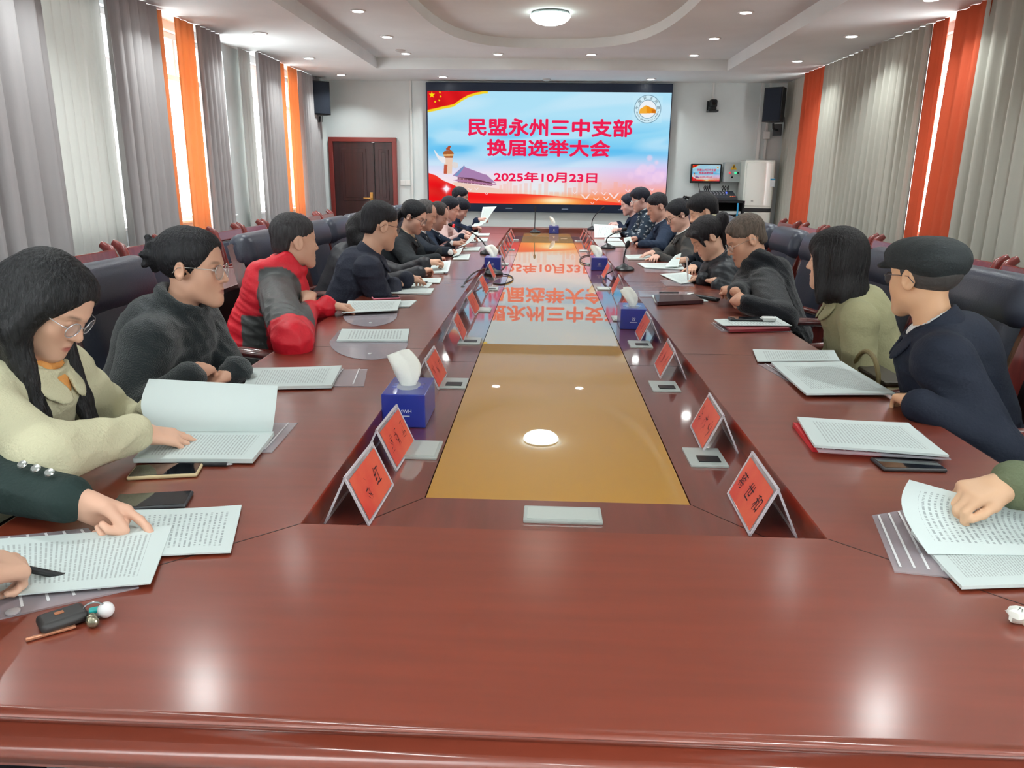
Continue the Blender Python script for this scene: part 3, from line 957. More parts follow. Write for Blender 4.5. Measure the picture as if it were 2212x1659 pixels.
# --- equipment rack and mixer
t = thing('equipment_rack', 'black audio equipment rack under the small monitor', 'rack', (2.62, yf - .3, 0))
b = MB(); rx0, rx1 = 2.28, 2.96
for (x0_, x1_) in ((rx0, rx0 + .03), (rx1 - .03, rx1)): b.box(((x0_ + x1_) / 2, yf - .32, .55), (.03, .5, 1.10))
b.box(((rx0 + rx1) / 2, yf - .32, 1.09), (rx1 - rx0, .5, .03)); b.box(((rx0 + rx1) / 2, yf - .32, .02), (rx1 - rx0, .5, .04)); b.box(((rx0 + rx1) / 2, yf - .08, .55), (rx1 - rx0, .02, 1.1))
obj('case', b, BLACKM, t)
for zz, col in ((.93, (188, 192, 190)), (.87, (30, 30, 34)), (.81, (180, 186, 186)), (.70, (34, 36, 40)), (.56, (36, 38, 42)), (.40, (30, 32, 36))):
    b = MB(); b.box((2.62, yf - .50, zz), (.58, .14, .045 if zz > .75 else .10), bev=.004); obj('rack_unit', b, mat('unit_%d' % int(zz * 100), col, .4), t)
b = MB(); b.tube([(2.86, yf - .575, 1.07), (2.86, yf - .585, .95), (2.85, yf - .58, .78)], .012, 6); obj('blue_strip', b, mat('cable_blue', (60, 160, 210), .4), t)
t = thing('audio_mixer', 'black audio mixing desk with knobs on top of the rack', 'mixer', (2.6, yf - .3, 1.105))
b = MB(); b.prism([(yf - .52, 1.108), (yf - .12, 1.108), (yf - .12, 1.23), (yf - .18, 1.24), (yf - .52, 1.14)], 2.36, 2.86, 'x'); obj('chassis', b, mat('mixer_grey', (46, 50, 56), .45), t)
for i in range(8):
    x = 2.42 + i * .045
    for j in range(3):
        y = yf - .22 - j * .07; z = 1.24 - (yf - .18 - y) * .294
        b = MB(); b.lathe([(.010, 0), (.009, .016), (0, .017)], (x, y, z), 8); obj('knob', b, mat('knob_grey', (150, 155, 160), .4), t)
for (x, c_) in ((2.80, (240, 120, 80)), (2.77, (240, 150, 90)), (2.83, (235, 80, 70))):
    b = MB(); b.box((x, yf - .46, 1.165), (.02, .02, .012)); obj('push_button', b, mat('mixbtn_%d' % int(x * 100), c_, .4), t)
b = MB(); b.ball((2.74, yf - .30, 1.215), .012, 8); obj('indicator', b, mat('led_blue', (40, 60, 255), .3, emit=(60, 80, 255), estr=2.5), t)
for i, x in enumerate((2.43, 2.46, 2.49, 2.70, 2.74, 2.78)):
    b = MB(); b.tube([(x, yf - .20, 1.23), (x - .01, yf - .19, 1.29), (x + .015, yf - .15, 1.315), (x + .03, yf - .12, 1.28), (x + .02, yf - .06, 1.18)], .006, 6); obj('plug_cable', b, BLACKP, t)
# ------------------------------------------------------------------ conference table
WOOD = mat('table_wood', (119, 49, 31), 0.45, coat=1.0, coat_rough=0.18, coat_ior=1.5, vary=0.07, vscale=5, bstretch=(0.6, 6, 5))
WOODL = mat('ledge_wood', (112, 44, 34), 0.30, coat=1.0, coat_rough=0.05, coat_ior=2.3, vary=0.14, vscale=5, bstretch=(5, 0.6, 5))
PANEL = mat('ochre_panel', (184, 132, 28), 0.4, coat=1.0, coat_rough=0.012, coat_ior=2.8)
WOODD = mat('chair_wood', (96, 36, 32), 0.25, coat=0.8, coat_rough=0.08, vary=0.2, vscale=6, bstretch=(6, 6, 1))
DARKW = mat('panel_wood', (74, 30, 28), 0.3, coat=0.5, coat_rough=0.12, vary=0.2, vscale=4, bstretch=(5, 5, 0.7))
LEATHER = mat('dark_leather', (52, 56, 70), 0.36, spec=0.6, bump=0.12, bscale=150)
GROOVE = mat('groove_dark', (40, 16, 14), 0.5)
TX, TW, TY0_, TY1_, ZT_, ZL = 0.045, 1.055, 0.775, 10.45, 0.76, 0.71
RX0, RX1, RY0, RY1 = -0.447, 0.535, 1.318, 10.20
PX0, PX1, PY0, PY1 = -0.252, 0.337, 1.567, 10.02


def rect(x0, x1, y0, y1, z):
    return [(x0, y0, z), (x1, y0, z), (x1, y1, z), (x0, y1, z)]


def off(d, z):
    return rect(TX - TW - d, TX + TW + d, TY0_ - d, TY1_ + d, z)


tab = thing('conference_table', 'long red-brown conference table with a glossy ochre centre panel', 'table', (TX, 5.6, 0))
b = MB()
b.loops([rect(RX0, RX1, RY0, RY1, ZL - .03), rect(RX0, RX1, RY0, RY1, ZT_ - .004), rect(RX0 - .003, RX1 + .003, RY0 - .003, RY1 + .003, ZT_),
         off(-.012, ZT_), off(-.004, ZT_ - .002), off(0, ZT_ - .008), off(-.006, ZT_ - .014), off(-.004, ZT_ - .018), off(.012, ZT_ - .026), off(.022, ZT_ - .042),
         off(.020, ZT_ - .058), off(.004, ZT_ - .072), off(-.004, ZT_ - .076), off(-.002, ZT_ - .082), off(-.03, ZT_ - .10), off(-.30, ZT_ - .10)])
obj('top', b, WOOD, tab, smooth=50)
b = MB(); b.loops([rect(RX0 - .002, RX1 + .002, RY0 - .002, RY1 + .002, ZL), rect(PX0, PX1, PY0, PY1, ZL), rect(PX0, PX1, PY0, PY1, ZL - .02)]); obj('ledge', b, WOODL, tab, smooth=20)
b = MB(); b.box(((PX0 + PX1) / 2, (PY0 + PY1) / 2, ZL - .008), (PX1 - PX0 - .004, PY1 - PY0 - .004, .014), bev=.001); obj('centre_panel', b, PANEL, tab)
b = MB()
for (x0, x1) in ((TX - TW + .32, TX - TW + .36), (TX + TW - .36, TX + TW - .32)): b.box(((x0 + x1) / 2, 5.6, .33), (x1 - x0, 8.9, .66))
for yy in (1.15, 10.05): b.box((TX, yy, .33), (2 * TW - .68, .04, .66))
obj('plinth', b, DARKW, tab)
for yy in (2.86, 4.95, 7.05, 9.15):
    for (a, c, z) in ((TX - TW + .01, RX0, ZT_), (RX1, TX + TW - .01, ZT_), (RX0, PX0, ZL), (PX1, RX1, ZL)):
        s = MB(); s.box(((a + c) / 2, yy, z + .0002), (c - a - .004, .0022, .0006)); obj('joint_line', s, GROOVE, tab, smooth=0)
for (a, c, z) in (((RX0, RY0), (TX - TW, TY0_ + .02), ZT_), ((RX1, RY0), (TX + TW, TY0_ + .02), ZT_), ((PX0, PY0), (RX0, RY0), ZL), ((PX1, PY0), (RX1, RY0), ZL)):
    s = MB(); d = np.array(c) - np.array(a); L = np.linalg.norm(d); m = (np.array(a) + np.array(c)) / 2
    s.box((m[0], m[1], z + .0002), (L - .01, .0022, .0006), rotz(math.atan2(d[1], d[0]))); obj('joint_line', s, GROOVE, tab, smooth=0)
SOCK = mat('socket_grey', (186, 194, 190), 0.35, 0.3)
SOCKB = mat('socket_black', (18, 18, 20), 0.4)
b = MB(); b.box((.053, 1.488, ZL + .003), (.165, .075, .008), bev=.003); o = obj('power_socket', b, SOCK, tab)
b = MB(); b.box((.053, 1.486, ZL + .0075), (.15, .055, .002), bev=.001); obj('socket_lid', b, mat('socket_lid', (196, 204, 198), .4, .2), o)
for i, (x, yy, s) in enumerate(((-.305, 1.865, 0), (-.30, 2.53, 1), (-.31, 3.24, 1), (-.32, 4.05, 0), (-.33, 4.85, 1), (-.33, 6.3, 0), (-.33, 7.6, 1), (-.33, 8.8, 0),
                                (.425, 1.86, 1), (.425, 2.55, 1), (.425, 3.24, 1), (.405, 3.86, 0), (.40, 4.95, 0), (.40, 6.4, 1), (.40, 7.6, 0), (.40, 8.8, 1))):
    b = MB(); b.box((x, yy, ZL + .003), (.095, .13, .007), bev=.002); o = obj('power_socket', b, SOCK, tab)
    b = MB()
    if s: b.box((x + .005, yy - .022, ZL + .0075), (.055, .042, .003), bev=.001); obj('socket_opening', b, SOCKB, o)
    else: b.box((x, yy, ZL + .0072), (.08, .11, .002), bev=.001); obj('socket_lid', b, mat('socket_lid'), o)

# ------------------------------------------------------------------ leather chairs at the table
pc = thing('leather_armchair', 'x', 'chair', local=True, group='high-backed leather chairs at the table')


def side_poly(pts, th):
    """thick strip around a centre line in the (y,z) plane"""
    P = [np.array(p, float) for p in pts]; L, R_ = [], []
    for i in range(len(P)):
        t = P[min(i + 1, len(P) - 1)] - P[max(i - 1, 0)]; t /= np.linalg.norm(t); nrm = np.array([-t[1], t[0]])
        h = th[i] if hasattr(th, '__len__') else th
        L.append(tuple(P[i] + nrm * h / 2)); R_.append(tuple(P[i] - nrm * h / 2))
    return L + R_[::-1]


def cushion(mb, c, d, bev, R=None, seg=4):
    mb.box(c, d, R, bev=bev, seg=seg)


b = MB(); cushion(b, (0, .02, .43), (.52, .50, .13), .05); obj('seat', b, LEATHER, pc, smooth=60)
b = MB()
prof = [(-.20, .40), (-.235, .55), (-.262, .70), (-.292, .84), (-.31, .92)]
nu = 12
def backsurf(u, v, front):
    k = v * (len(prof) - 1); i = min(int(k), len(prof) - 2); f = k - i
    y = prof[i][0] * (1 - f) + prof[i + 1][0] * f; z = prof[i][1] * (1 - f) + prof[i + 1][1] * f
    x = (u - .5) * .50; e = min(u, 1 - u) / .12; rnd = .05 * (1 - min(1, e)) ** 2
    return (x, y + (.055 - rnd + .012 * math.sin(PI * u)) * (1 if front else -.75), z)
L_ = []
for j in range(9):
    v = j / 8
    L_.append([backsurf(i / nu, v, True) for i in range(nu + 1)] + [backsurf(i / nu, v, False) for i in range(nu, -1, -1)])
b.loops(L_, cap0=True, cap1=True); obj('backrest', b, LEATHER, pc, smooth=50)
b = MB(); cushion(b, (0, -.315, .985), (.56, .15, .20), .072, Matrix.Rotation(math.radians(14), 3, 'X'), 5); obj('headrest', b, LEATHER, pc, smooth=80)
for sx in (-1, 1):
    b = MB(); b.prism(side_poly([(-.20, .36), (-.245, .55), (-.275, .70), (-.31, .84), (-.345, .98), (-.37, 1.03)], [.06, .075, .075, .075, .06, .03]), sx * .262 - .012, sx * .262 + .012, 'x'); obj('back_frame', b, WOODD, pc)
    b = MB(); b.tube([(sx * .29, -.26, .64), (sx * .30, -.12, .675), (sx * .305, .06, .68), (sx * .305, .20, .665), (sx * .30, .265, .62), (sx * .295, .25, .54), (sx * .29, .22, .44)], [.02, .026, .028, .028, .026, .022, .02], 10, flat=(1.25, .8)); obj('armrest', b, WOODD, pc, smooth=60)
    for yy in (-.20, .22):
        b = MB(); b.tube([(sx * .25, yy, .40), (sx * .26, yy * 1.08, .20), (sx * .265, yy * 1.15, .0)], [.028, .024, .02], 8); obj('leg', b, WOODD, pc)
b = MB(); b.box((0, .02, .355), (.50, .46, .04), bev=.01); obj('seat_frame', b, WOODD, pc)

chl = [(-1.34, 1.30, 'of the person in the dark green leather sleeve'), (-1.34, 1.98, 'behind the woman in the cream jacket'),
       (-1.32, 2.78, 'behind the woman in black with her hair in a bun'), (-1.34, 4.42, 'seen just left of the red jacket hood'), (-1.34, 5.45, 'seen just right of the face of the man in red'),
       (-1.34, 6.12, 'showing its blue-grey front left of the man in navy'), (-1.34, 6.80, 'nearest the back of the woman in shiny black leather'), (-1.34, 7.45, 'behind the older man in a dark coat'),
       (-1.34, 8.15, 'behind the man with the receding hairline'), (-1.34, 8.85, 'behind the woman in pale pink'), (-1.34, 9.55, 'behind the man reading a raised sheet')]
for i, (x, y, lab) in enumerate(chl):
    L = 'high-backed dark leather armchair ' + lab
    if i == 0: pc.location = (x, y, 0); pc.rotation_euler = (0, 0, -PI / 2); pc['label'] = L
    else: dup(pc, (x, y, 0), -PI / 2 + random.uniform(-.04, .04), L)
chr_ = [(1.40, 1.08, 0, 'of the person in the olive-green sleeve'), (1.45, 1.90, 0, 'with shiny arms, empty between the olive sleeve and the flat-cap man'), (1.40, 2.98, .1, 'behind the man in the flat cap'), (1.40, 3.76, .05, 'behind the woman in the olive blazer'),
        (1.40, 4.80, 0, 'behind the man with clasped hands'), (1.40, 5.48, 0, 'behind the woman who is writing'), (1.40, 6.17, 0, 'behind the half-hidden man with a white cuff'), (1.40, 6.85, 0, 'behind the woman with the claw clip'),
        (1.40, 7.6, 0, 'between the claw-clip woman and the man in the open navy jacket'), (1.40, 8.3, 0, 'behind the man in the open navy jacket'), (1.40, 9.05, 0, 'behind the man in the patterned jacket'), (1.40, 9.75, 0, 'behind the farthest woman by the screen')]
for (x, y, r, lab) in chr_:
    dup(pc, (x, y, 0), PI / 2 + r, 'high-backed dark leather armchair ' + lab)

# ------------------------------------------------------------------ second row: wooden chairs and desks along the walls
pr = thing('wooden_armchair', 'x', 'chair', local=True, group='wooden armchairs in the second row')
REDW = mat('row_chair_wood', (128, 48, 44), 0.25, coat=0.8, coat_rough=0.08, vary=0.15, vscale=6, bstretch=(5, 5, 1))
b = MB(); cushion(b, (0, .02, .43), (.50, .46, .09), .03); obj('seat', b, LEATHER, pr, smooth=60)
b = MB(); cushion(b, (0, -.255, .66), (.49, .05, .34), .02, Matrix.Rotation(math.radians(10), 3, 'X')); obj('back_pad', b, LEATHER, pr, smooth=60)
b = MB(); b.box((0, -.298, .872), (.53, .05, .085), Matrix.Rotation(math.radians(14), 3, 'X'), bev=.012); obj('top_rail', b, REDW, pr)
for sx in (-1, 1):
    b = MB(); b.tube([(sx * .268, -.22, 0), (sx * .268, -.20, .40), (sx * .268, -.235, .62), (sx * .268, -.275, .80), (sx * .268, -.325, .915), (sx * .268, -.375, .95)], [.026, .03, .032, .034, .034, .022], 10, flat=(.6, 1.1)); obj('back_post', b, REDW, pr, smooth=60)
    b = MB(); b.tube([(sx * .268, -.24, .62), (sx * .272, -.08, .665), (sx * .272, .12, .665), (sx * .27, .21, .63), (sx * .268, .225, .5), (sx * .266, .21, .3), (sx * .264, .22, 0)], [.018, .022, .024, .024, .022, .02, .018], 10, flat=(1.1, .8)); obj('armrest', b, REDW, pr, smooth=60)
b = MB(); b.box((0, .02, .37), (.52, .44, .035), bev=.008); obj('seat_frame', b, REDW, pr)
left_y = [3.44, 4.06, 4.68, 5.36, 6.10, 6.84, 7.48, 8.12, 8.76, 9.4, 10.04]
names_l = ['behind the cream-jacket woman', 'seen over the cream-jacket woman\'s hair', 'with a bright post beside the bun woman\'s chair', 'left of the bun of the woman in black', 'hidden behind the head of the bun woman', 'first seen right of the bun woman\'s head', 'second right of the bun woman\'s head', 'partly behind the red hood', 'behind the man in the red jacket', 'near the narrow sheer curtain', 'in front of the far orange curtain']
for i, (y, nm) in enumerate(zip(left_y, names_l)):
    L = 'red wooden armchair by the windows, ' + nm
    if i == 0: pr.location = (-2.52, y, 0); pr.rotation_euler = (0, 0, -PI / 2); pr['label'] = L
    else: dup(pr, (-2.52, y, 0), -PI / 2, L)
right_y = [3.35, 3.98, 4.62, 5.26, 5.90, 6.55, 7.2, 7.85, 8.5, 9.3]
names_r = ['nearest the right picture edge', 'right of the flat cap, nearer', 'right of the flat cap, farther', 'hidden behind the flat cap', 'just left of the flat cap\'s peak', 'in front of the bright orange curtain gap', 'right above the bob-haired woman', 'left above the bob-haired woman', 'near the man with clasped hands', 'before the far orange curtain']
for y, nm in zip(right_y, names_r):
    dup(pr, (2.56, y, 0), PI / 2, 'red wooden armchair by the long grey curtain, ' + nm)


def desk(x, y0, y1, label):
    t = thing('long_desk', label, 'desk', (x, (y0 + y1) / 2, 0), group='long wooden desks of the second row')
    s = 1 if x < 0 else -1
    yc, L = (y0 + y1) / 2, y1 - y0
    b = MB(); b.box((x, yc, .745), (.42, L - .01, .03), bev=.008); obj('desktop', b, REDW, t)
    b = MB(); b.box((x + s * .19, yc, .40), (.02, L - .03, .66)); obj('front_panel', b, DARKW, t)
    for yy in (y0 + .03, y1 - .03):
        b = MB(); b.box((x, yy, .365), (.38, .03, .73)); obj('side_panel', b, DARKW, t)
    return t


for side, xs_ in (('by the windows', -2.05), ('opposite the windows', 2.08)):
    for (a, c, nm) in ((1.3, 3.3, 'nearest the camera'), (3.35, 5.35, 'second from the camera'), (5.4, 7.4, 'third from the camera'), (7.45, 9.45, 'farthest from the camera')):
        desk(xs_, a, c, f'long red wooden desk before the second-row chairs {side}, {nm}')

# bottle with a green cap on the far desk of the window side
P = at_x(718, 485, -2.15); by = 8.3
P = np.array([-2.12, 8.33, .76])
t = thing('water_bottle', 'clear water bottle with a green cap on the second-row desk', 'bottle', P)
b = MB(); b.lathe([(.028, 0), (.032, .01), (.032, .12), (.030, .15), (.016, .185), (.013, .20), (.013, .205)], P, 20); obj('bottle_body', b, mat_clear('bottle_plastic', (225, 235, 235), .35, .1), t)
b = MB(); b.lathe([(.015, .20), (.015, .222), (.013, .225), (0, .225)], P, 16); obj('cap', b, mat('cap_green', (60, 190, 140), .4), t)

# ------------------------------------------------------------------ things on the table
CLEARP = mat_clear('acrylic', (240, 236, 240), 0.30, 0.05)
ACEDGE = mat('acrylic_edge', (214, 206, 212), 0.2, spec=0.7)
REDP = mat('card_red', (198, 64, 54), 0.45, vary=0.25, vscale=12, vcol=(210, 92, 66))
INK = mat('ink', (52, 22, 34), 0.7)
CW, CHH, CFT = .215, .105, .048


def card(x, y, side, label, txt=None, seed=0, rz=0.0, proto_=None):
    t = thing('name_card', label, 'name card', (x, y, ZL), (PI / 2 if side < 0 else -PI / 2) + rz, 'red name cards along the table', local=True)
    for s in (-1, 1):
        # plate from the ridge down to its foot
        n = np.array([0, s * CHH, CFT]); n /= np.linalg.norm(n)

        def q(u, v, h, s=s, n=n):
            base = np.array([u, s * CFT * (1 - v / CHH), v]) ; return base + n * h
        b = MB()
        b.add([q(-CW / 2, .001, 0), q(CW / 2, .001, 0), q(CW / 2, CHH, 0), q(-CW / 2, CHH, 0), q(-CW / 2, .001, -.003), q(CW / 2, .001, -.003), q(CW / 2, CHH, -.003), q(-CW / 2, CHH, -.003)],
              [(0, 1, 2, 3), (7, 6, 5, 4), (0, 4, 5, 1), (1, 5, 6, 2), (2, 6, 7, 3), (3, 7, 4, 0)])
        obj('acrylic_plate', b, CLEARP, t, smooth=0)
        b = MB(); w = .0042
        for (u0, u1, v0, v1) in ((-CW / 2, -CW / 2 + w, .001, CHH), (CW / 2 - w, CW / 2, .001, CHH), (-CW / 2, CW / 2, CHH - w, CHH), (-CW / 2, CW / 2, .001, w)):
            b.add([q(u0, v0, .0006), q(u1, v0, .0006), q(u1, v1, .0006), q(u0, v1, .0006), q(u0, v0, -.0036), q(u1, v0, -.0036), q(u1, v1, -.0036), q(u0, v1, -.0036)],
                  [(0, 1, 2, 3), (7, 6, 5, 4), (0, 4, 5, 1), (1, 5, 6, 2), (2, 6, 7, 3), (3, 7, 4, 0)])
        obj('acrylic_edge', b, ACEDGE, t, smooth=0)
        b = MB(); m_ = .011
        b.add([q(-CW / 2 + m_, m_ * .7, .0012), q(CW / 2 - m_, m_ * .7, .0012), q(CW / 2 - m_, CHH - m_, .0012), q(-CW / 2 + m_, CHH - m_, .0012),
               q(-CW / 2 + m_, m_ * .7, .0008), q(CW / 2 - m_, m_ * .7, .0008), q(CW / 2 - m_, CHH - m_, .0008), q(-CW / 2 + m_, CHH - m_, .0008)],
              [(0, 1, 2, 3), (7, 6, 5, 4), (0, 4, 5, 1), (1, 5, 6, 2), (2, 6, 7, 3), (3, 7, 4, 0)])
        pp = obj('red_paper', b, REDP, t, smooth=0)
        if s < 0:
            b = MB()
            if txt:
                k = len(txt)
                for i, ch in enumerate(txt):
                    if ch == '~':
                        continue
                    cx = (i - (k - 1) / 2) * (.062 if k == 3 else .085)
                    add_text(b, ch, .05, lambda xx, yy: q(cx + xx + .25 * yy, .052 + yy, .0018), 0, height=.034)
            rg = random.Random(seed)
            marks = [i for i, ch in enumerate(txt) if ch == '~'] if txt else range(3)
            k = len(txt) if txt else 3
            for i in marks:
                cx = (i - (k - 1) / 2) * (.062 if k == 3 else .085)
                for _ in range(9):
                    x0, v0 = cx + rg.uniform(-.014, .014), .052 + rg.uniform(-.018, .018)
                    a = rg.choice((0.1, 1.4, .8, -.7)) + rg.uniform(-.2, .2); L = rg.uniform(.010, .032)
                    dx, dv = math.cos(a) * L / 2, math.sin(a) * L / 2; w_ = rg.uniform(.0008, .0016)
                    nx_, nv_ = -math.sin(a) * w_, math.cos(a) * w_
                    b.add([q(x0 - dx, v0 - dv, .0018), q(x0 + nx_, v0 + nv_, .0018), q(x0 + dx, v0 + dv, .0018), q(x0 - nx_ * .6, v0 - nv_ * .6, .0018)], [(0, 1, 2, 3)])
            obj('brush_lettering', b, INK, pp, smooth=0)
    return t


lcards = [(1.525, '~红', 'red name card nearest the camera on the ledge by the cream-jacket woman'), (1.825, '~~~', 'second red name card from the camera, in front of the near blue tissue box'),
          (2.56, None, 'red name card just behind the near blue tissue box'), (3.32, None, 'red name card beside the empty seat with the flapped pouch'), (3.98, None, 'red name card opposite the man in red'),
          (4.70, None, 'red name card in front of the left cable loop'), (5.42, None, 'red name card beside the left far tissue box, nearer side'), (6.30, None, 'red name card just beyond the left far tissue box'),
          (6.85, None, 'red name card by the woman in shiny black leather'), (7.45, None, 'red name card before the older man in a dark coat'), (8.05, None, 'red name card before the man with the receding hairline'),
          (8.6, None, 'red name card before the woman in pale pink'), (9.15, None, 'red name card farthest along the window-side ledge')]
for i, (y, tx, lab) in enumerate(lcards): card(-.385, y, -1, lab, tx, 10 + i, random.uniform(-.05, .05))
rcards = [(1.525, '蒋世和', 'red name card with three brushed characters, nearest the camera opposite the near tissue box'), (2.01, None, 'red name card above a power socket, second from the camera on the flat-cap man\'s ledge'), (2.77, None, 'red name card before the sheets of the woman in the olive blazer'),
          (3.40, None, 'red name card leaning in front of the right near tissue box'), (4.10, None, 'red name card just beyond the right near tissue box'), (4.78, None, 'red name card near the base of the nearer right microphone'),
          (5.55, None, 'red name card in front of the right far tissue box'), (6.45, None, 'red name card just beyond the right far tissue box'), (7.0, None, 'red name card before the claw-clip woman'),
          (7.6, None, 'red name card before the man in the open navy jacket'), (8.2, None, 'red name card before the upright raised sheet'), (8.75, None, 'red name card before the man in the patterned jacket'), (9.25, None, 'red name card farthest along the ledge opposite the windows')]
for i, (y, tx, lab) in enumerate(rcards): card(.478 if i else .475, y, 1, lab, tx, 40 + i, random.uniform(-.05, .05))

# tissue boxes
BLUE = mat('tissue_box_blue', (34, 46, 132), 0.3, coat=0.4)
BLUET = mat('tissue_box_top', (52, 70, 160), 0.25, coat=0.5)
TISS = mat('tissue_paper', (232, 234, 226), 0.8, bump=.2, bscale=60)


def tissue_box(x, y, z, rz, label, seed=0, logo='双', d=(.125, .195, .098), hi=.085):
    t = thing('tissue_box', label, 'tissue box', (x, y, z), rz, 'blue tissue boxes on the table', local=True)
    b = MB(); b.box((0, 0, d[2] / 2 + .0005), d, bev=.004); o = obj('carton', b, BLUE, t)
    b = MB(); b.lathe([(0, .0012), (.034, .0012), (.036, .0004)], (0, 0, d[2]), 24, sx=1, sy=1.5); obj('opening_film', b, mat_clear('film', (225, 228, 230), .5, .1), t)
    rg = random.Random(seed); b = MB()
    ph = [rg.uniform(0, 6) for _ in range(4)]

    def fn(u, v):
        a = u * 2 * PI
        r = (.013 + .017 * math.sin(PI * v * .78)) * (1 + .35 * math.sin(2 * a + ph[0]) + .18 * math.sin(3 * a + ph[1] + 3 * v))
        return (r * math.cos(a) * 1.05 - .035 * v * v, r * math.sin(a) * (.75 - .4 * v) + .015 * v, d[2] - .004 + v * hi * (1 + .10 * math.sin(a + ph[3])))
    b.grid(fn, 28, 10); b.uv = {}
    n0 = len(b.v) - 29; b.f.append(tuple(n0 + i for i in range(28)))
    obj('tissue', b, TISS, t, smooth=70)
    b = MB(); add_text(b, logo, .02, lambda xx, yy: (xx, -d[1] / 2 - .0008, d[2] * .5 + yy), 0, height=.010 if len(logo) > 1 else .016); obj('logo', b, mat('logo_white', (220, 222, 230), .5), t, smooth=0)
    b = MB(); b.box((0, -d[1] / 2 - .0003, d[2] * .36), (.035, .0008, .002)); obj('small_print', b, mat('logo_white'), t, smooth=0)
    b = MB(); b.box((.0, 0, d[2] + .0007), (.09, .05, .0006)); obj('glossy_patch', b, BLUET, t, smooth=0)
    return t


tissue_box(-.385, 2.145, ZL, 0.0, 'blue tissue box with a tall white tissue, nearest the camera on the window-side ledge', 1, logo='DMWH', hi=.10)
tissue_box(.435, 3.68, ZL, -.02, 'blue tissue box with a cream tissue on the ledge opposite the man in red', 2)
tissue_box(.435, 6.06, ZL, 0, 'blue tissue box among the microphone cables near the writing woman', 3)
tissue_box(-.385, 5.95, ZL, 0, 'blue tissue box among the cables on the window-side ledge', 4)
tissue_box(.13, 10.10, ZL, PI / 2, 'blue tissue box at the far end of the table below the screen', 5, hi=.11, d=(.125, .24, .09))
bpy.data.objects['tissue_box.004'].rotation_euler = (0, 0, 0)


# microphones
MICB = mat('mic_black', (24, 27, 32), 0.4)
def mic(P, head, label, ctrl=None, red=False, cable=None, rz=0.0):
    P = np.array(P, float); head = np.array(head, float)
    t = thing('gooseneck_microphone', label, 'microphone', P)
    R = rotz(rz)
    b = MB(); L_ = []
    for (k, z) in ((1.0, 0), (1.0, .012), (.9, .022), (.45, .034), (.2, .046), (.12, .05)):
        L_.append([tuple(R @ Vector((k * .062 * math.cos(a) * (1.25 if math.cos(a) > 0 else 1), k * .078 * math.sin(a), z)) + Vector(P)) for a in np.linspace(0, 2 * PI, 20, endpoint=False)])
    b.loops(L_, cap0=True, cap1=True); obj('base', b, MICB, t)
    c = np.array(ctrl) if ctrl is not None else (P + head) / 2 + np.array([0, 0, .10])
    st = P + np.array([0, 0, .045]); pts = [(1 - s) ** 2 * st + 2 * s * (1 - s) * c + s * s * head for s in np.linspace(0, 1, 14)]
    b = MB(); b.tube(pts, .0055, 8); obj('gooseneck', b, MICB, t)
    d = pts[-1] - pts[-3]; d /= np.linalg.norm(d)
    b = MB(); b.tube([head - d * .01, head + d * .005, head + d * .03, head + d * .045], [.009, .016, .016, .008], 12); o = obj('capsule', b, BLACKM, t)
    if red:
        b = MB(); b.tube([head - d * .016, head - d * .004], .0135, 12); obj('light_ring', b, mat('ring_red', (255, 40, 40), .4, emit=(255, 40, 40), estr=2.0), o)
    if cable is not None:
        b = MB(); b.tube(smooth_path([P + np.array(q) for q in cable]), .0045, 6); obj('cable', b, MICB, t)
    return t


P1 = at_z(1052, 549, ZT_)
mic(P1, at_y(978, 487, P1[1] + .15), 'gooseneck microphone with a red light ring bending over the window-side papers', ctrl=at_y(1035, 500, P1[1] + .05), red=True, cable=[(.06, -.03, .01), (.15, -.2, -.03), (.18, -.5, -.045), (.15, -.9, -.045)])
mic((-.37, 5.62, ZL), at_y(1000, 622, 4.6), 'gooseneck microphone lying low on the window-side ledge', ctrl=(-.5, 5.2, .80), cable=[(.05, 0, .01), (.14, -.1, .004), (.16, -.35, .004), (.10, -.55, .004), (.04, -.50, .004)])
P2 = at_z(1347, 584, ZT_)
mic(P2, at_y(1354, 533, P2[1]), 'straight gooseneck microphone standing before the writing woman', ctrl=at_y(1346, 555, P2[1]), rz=-.3, cable=[(-.05, 0, .01), (-.12, .05, -.04), (-.17, -.3, -.045), (-.14, -.8, -.045)])
P3 = at_z(1312, 537, ZT_)
mic(P3, at_y(1345, 497, P3[1]), 'curved gooseneck microphone before the man in the open navy jacket', ctrl=at_y(1300, 512, P3[1]), cable=[(-.04, 0, .01), (-.12, -.1, -.04), (-.26, -.4, -.043), (-.28, -.9, -.043), (-.14, -1.1, -.043)])
P4 = at_z(1152, 498, ZT_) * 1.0
P4 = np.array([-.12, 10.10, ZL])
mic(P4, (-.115, 10.12, 1.0), 'upright gooseneck microphone at the far end left of the tissue box', ctrl=(-.118, 10.1, .85))
P5 = np.array([.62, 10.05, ZT_])
mic(P5, at_y(1300, 452, 10.05), 'long gooseneck microphone at the far end right of the tissue box', ctrl=at_y(1275, 470, 10.05))

# ------------------------------------------------------------------ papers, pouches, phones, notebooks
PRINT = mat_print('printed_page', 36, .46)
PRINT2 = mat_print('printed_title_page', 22, .54, ink=(140, 148, 150))
BLANK = mat('blank_page', (206, 217, 215), 0.6)
POUCH = mat_clear('clear_pouch', (214, 210, 220), .42, .12)


def quadfn(nl, nr, fr, fl, z, curl=0.0, wave=0.0):
    A, B, C_, D = (at_z(*p, z) for p in (nl, nr, fr, fl))

    def fn(u, v):     # u: near -> far, v: right -> left
        P = (B * (1 - u) + C_ * u) * (1 - v) + (A * (1 - u) + D * u) * v
        P = P.copy(); P[2] = z + curl * (2 * u - 1) ** 4 * .5 + wave * math.sin(PI * v) * math.sin(PI * (u * 1.3 + .1))
        return P
    return fn


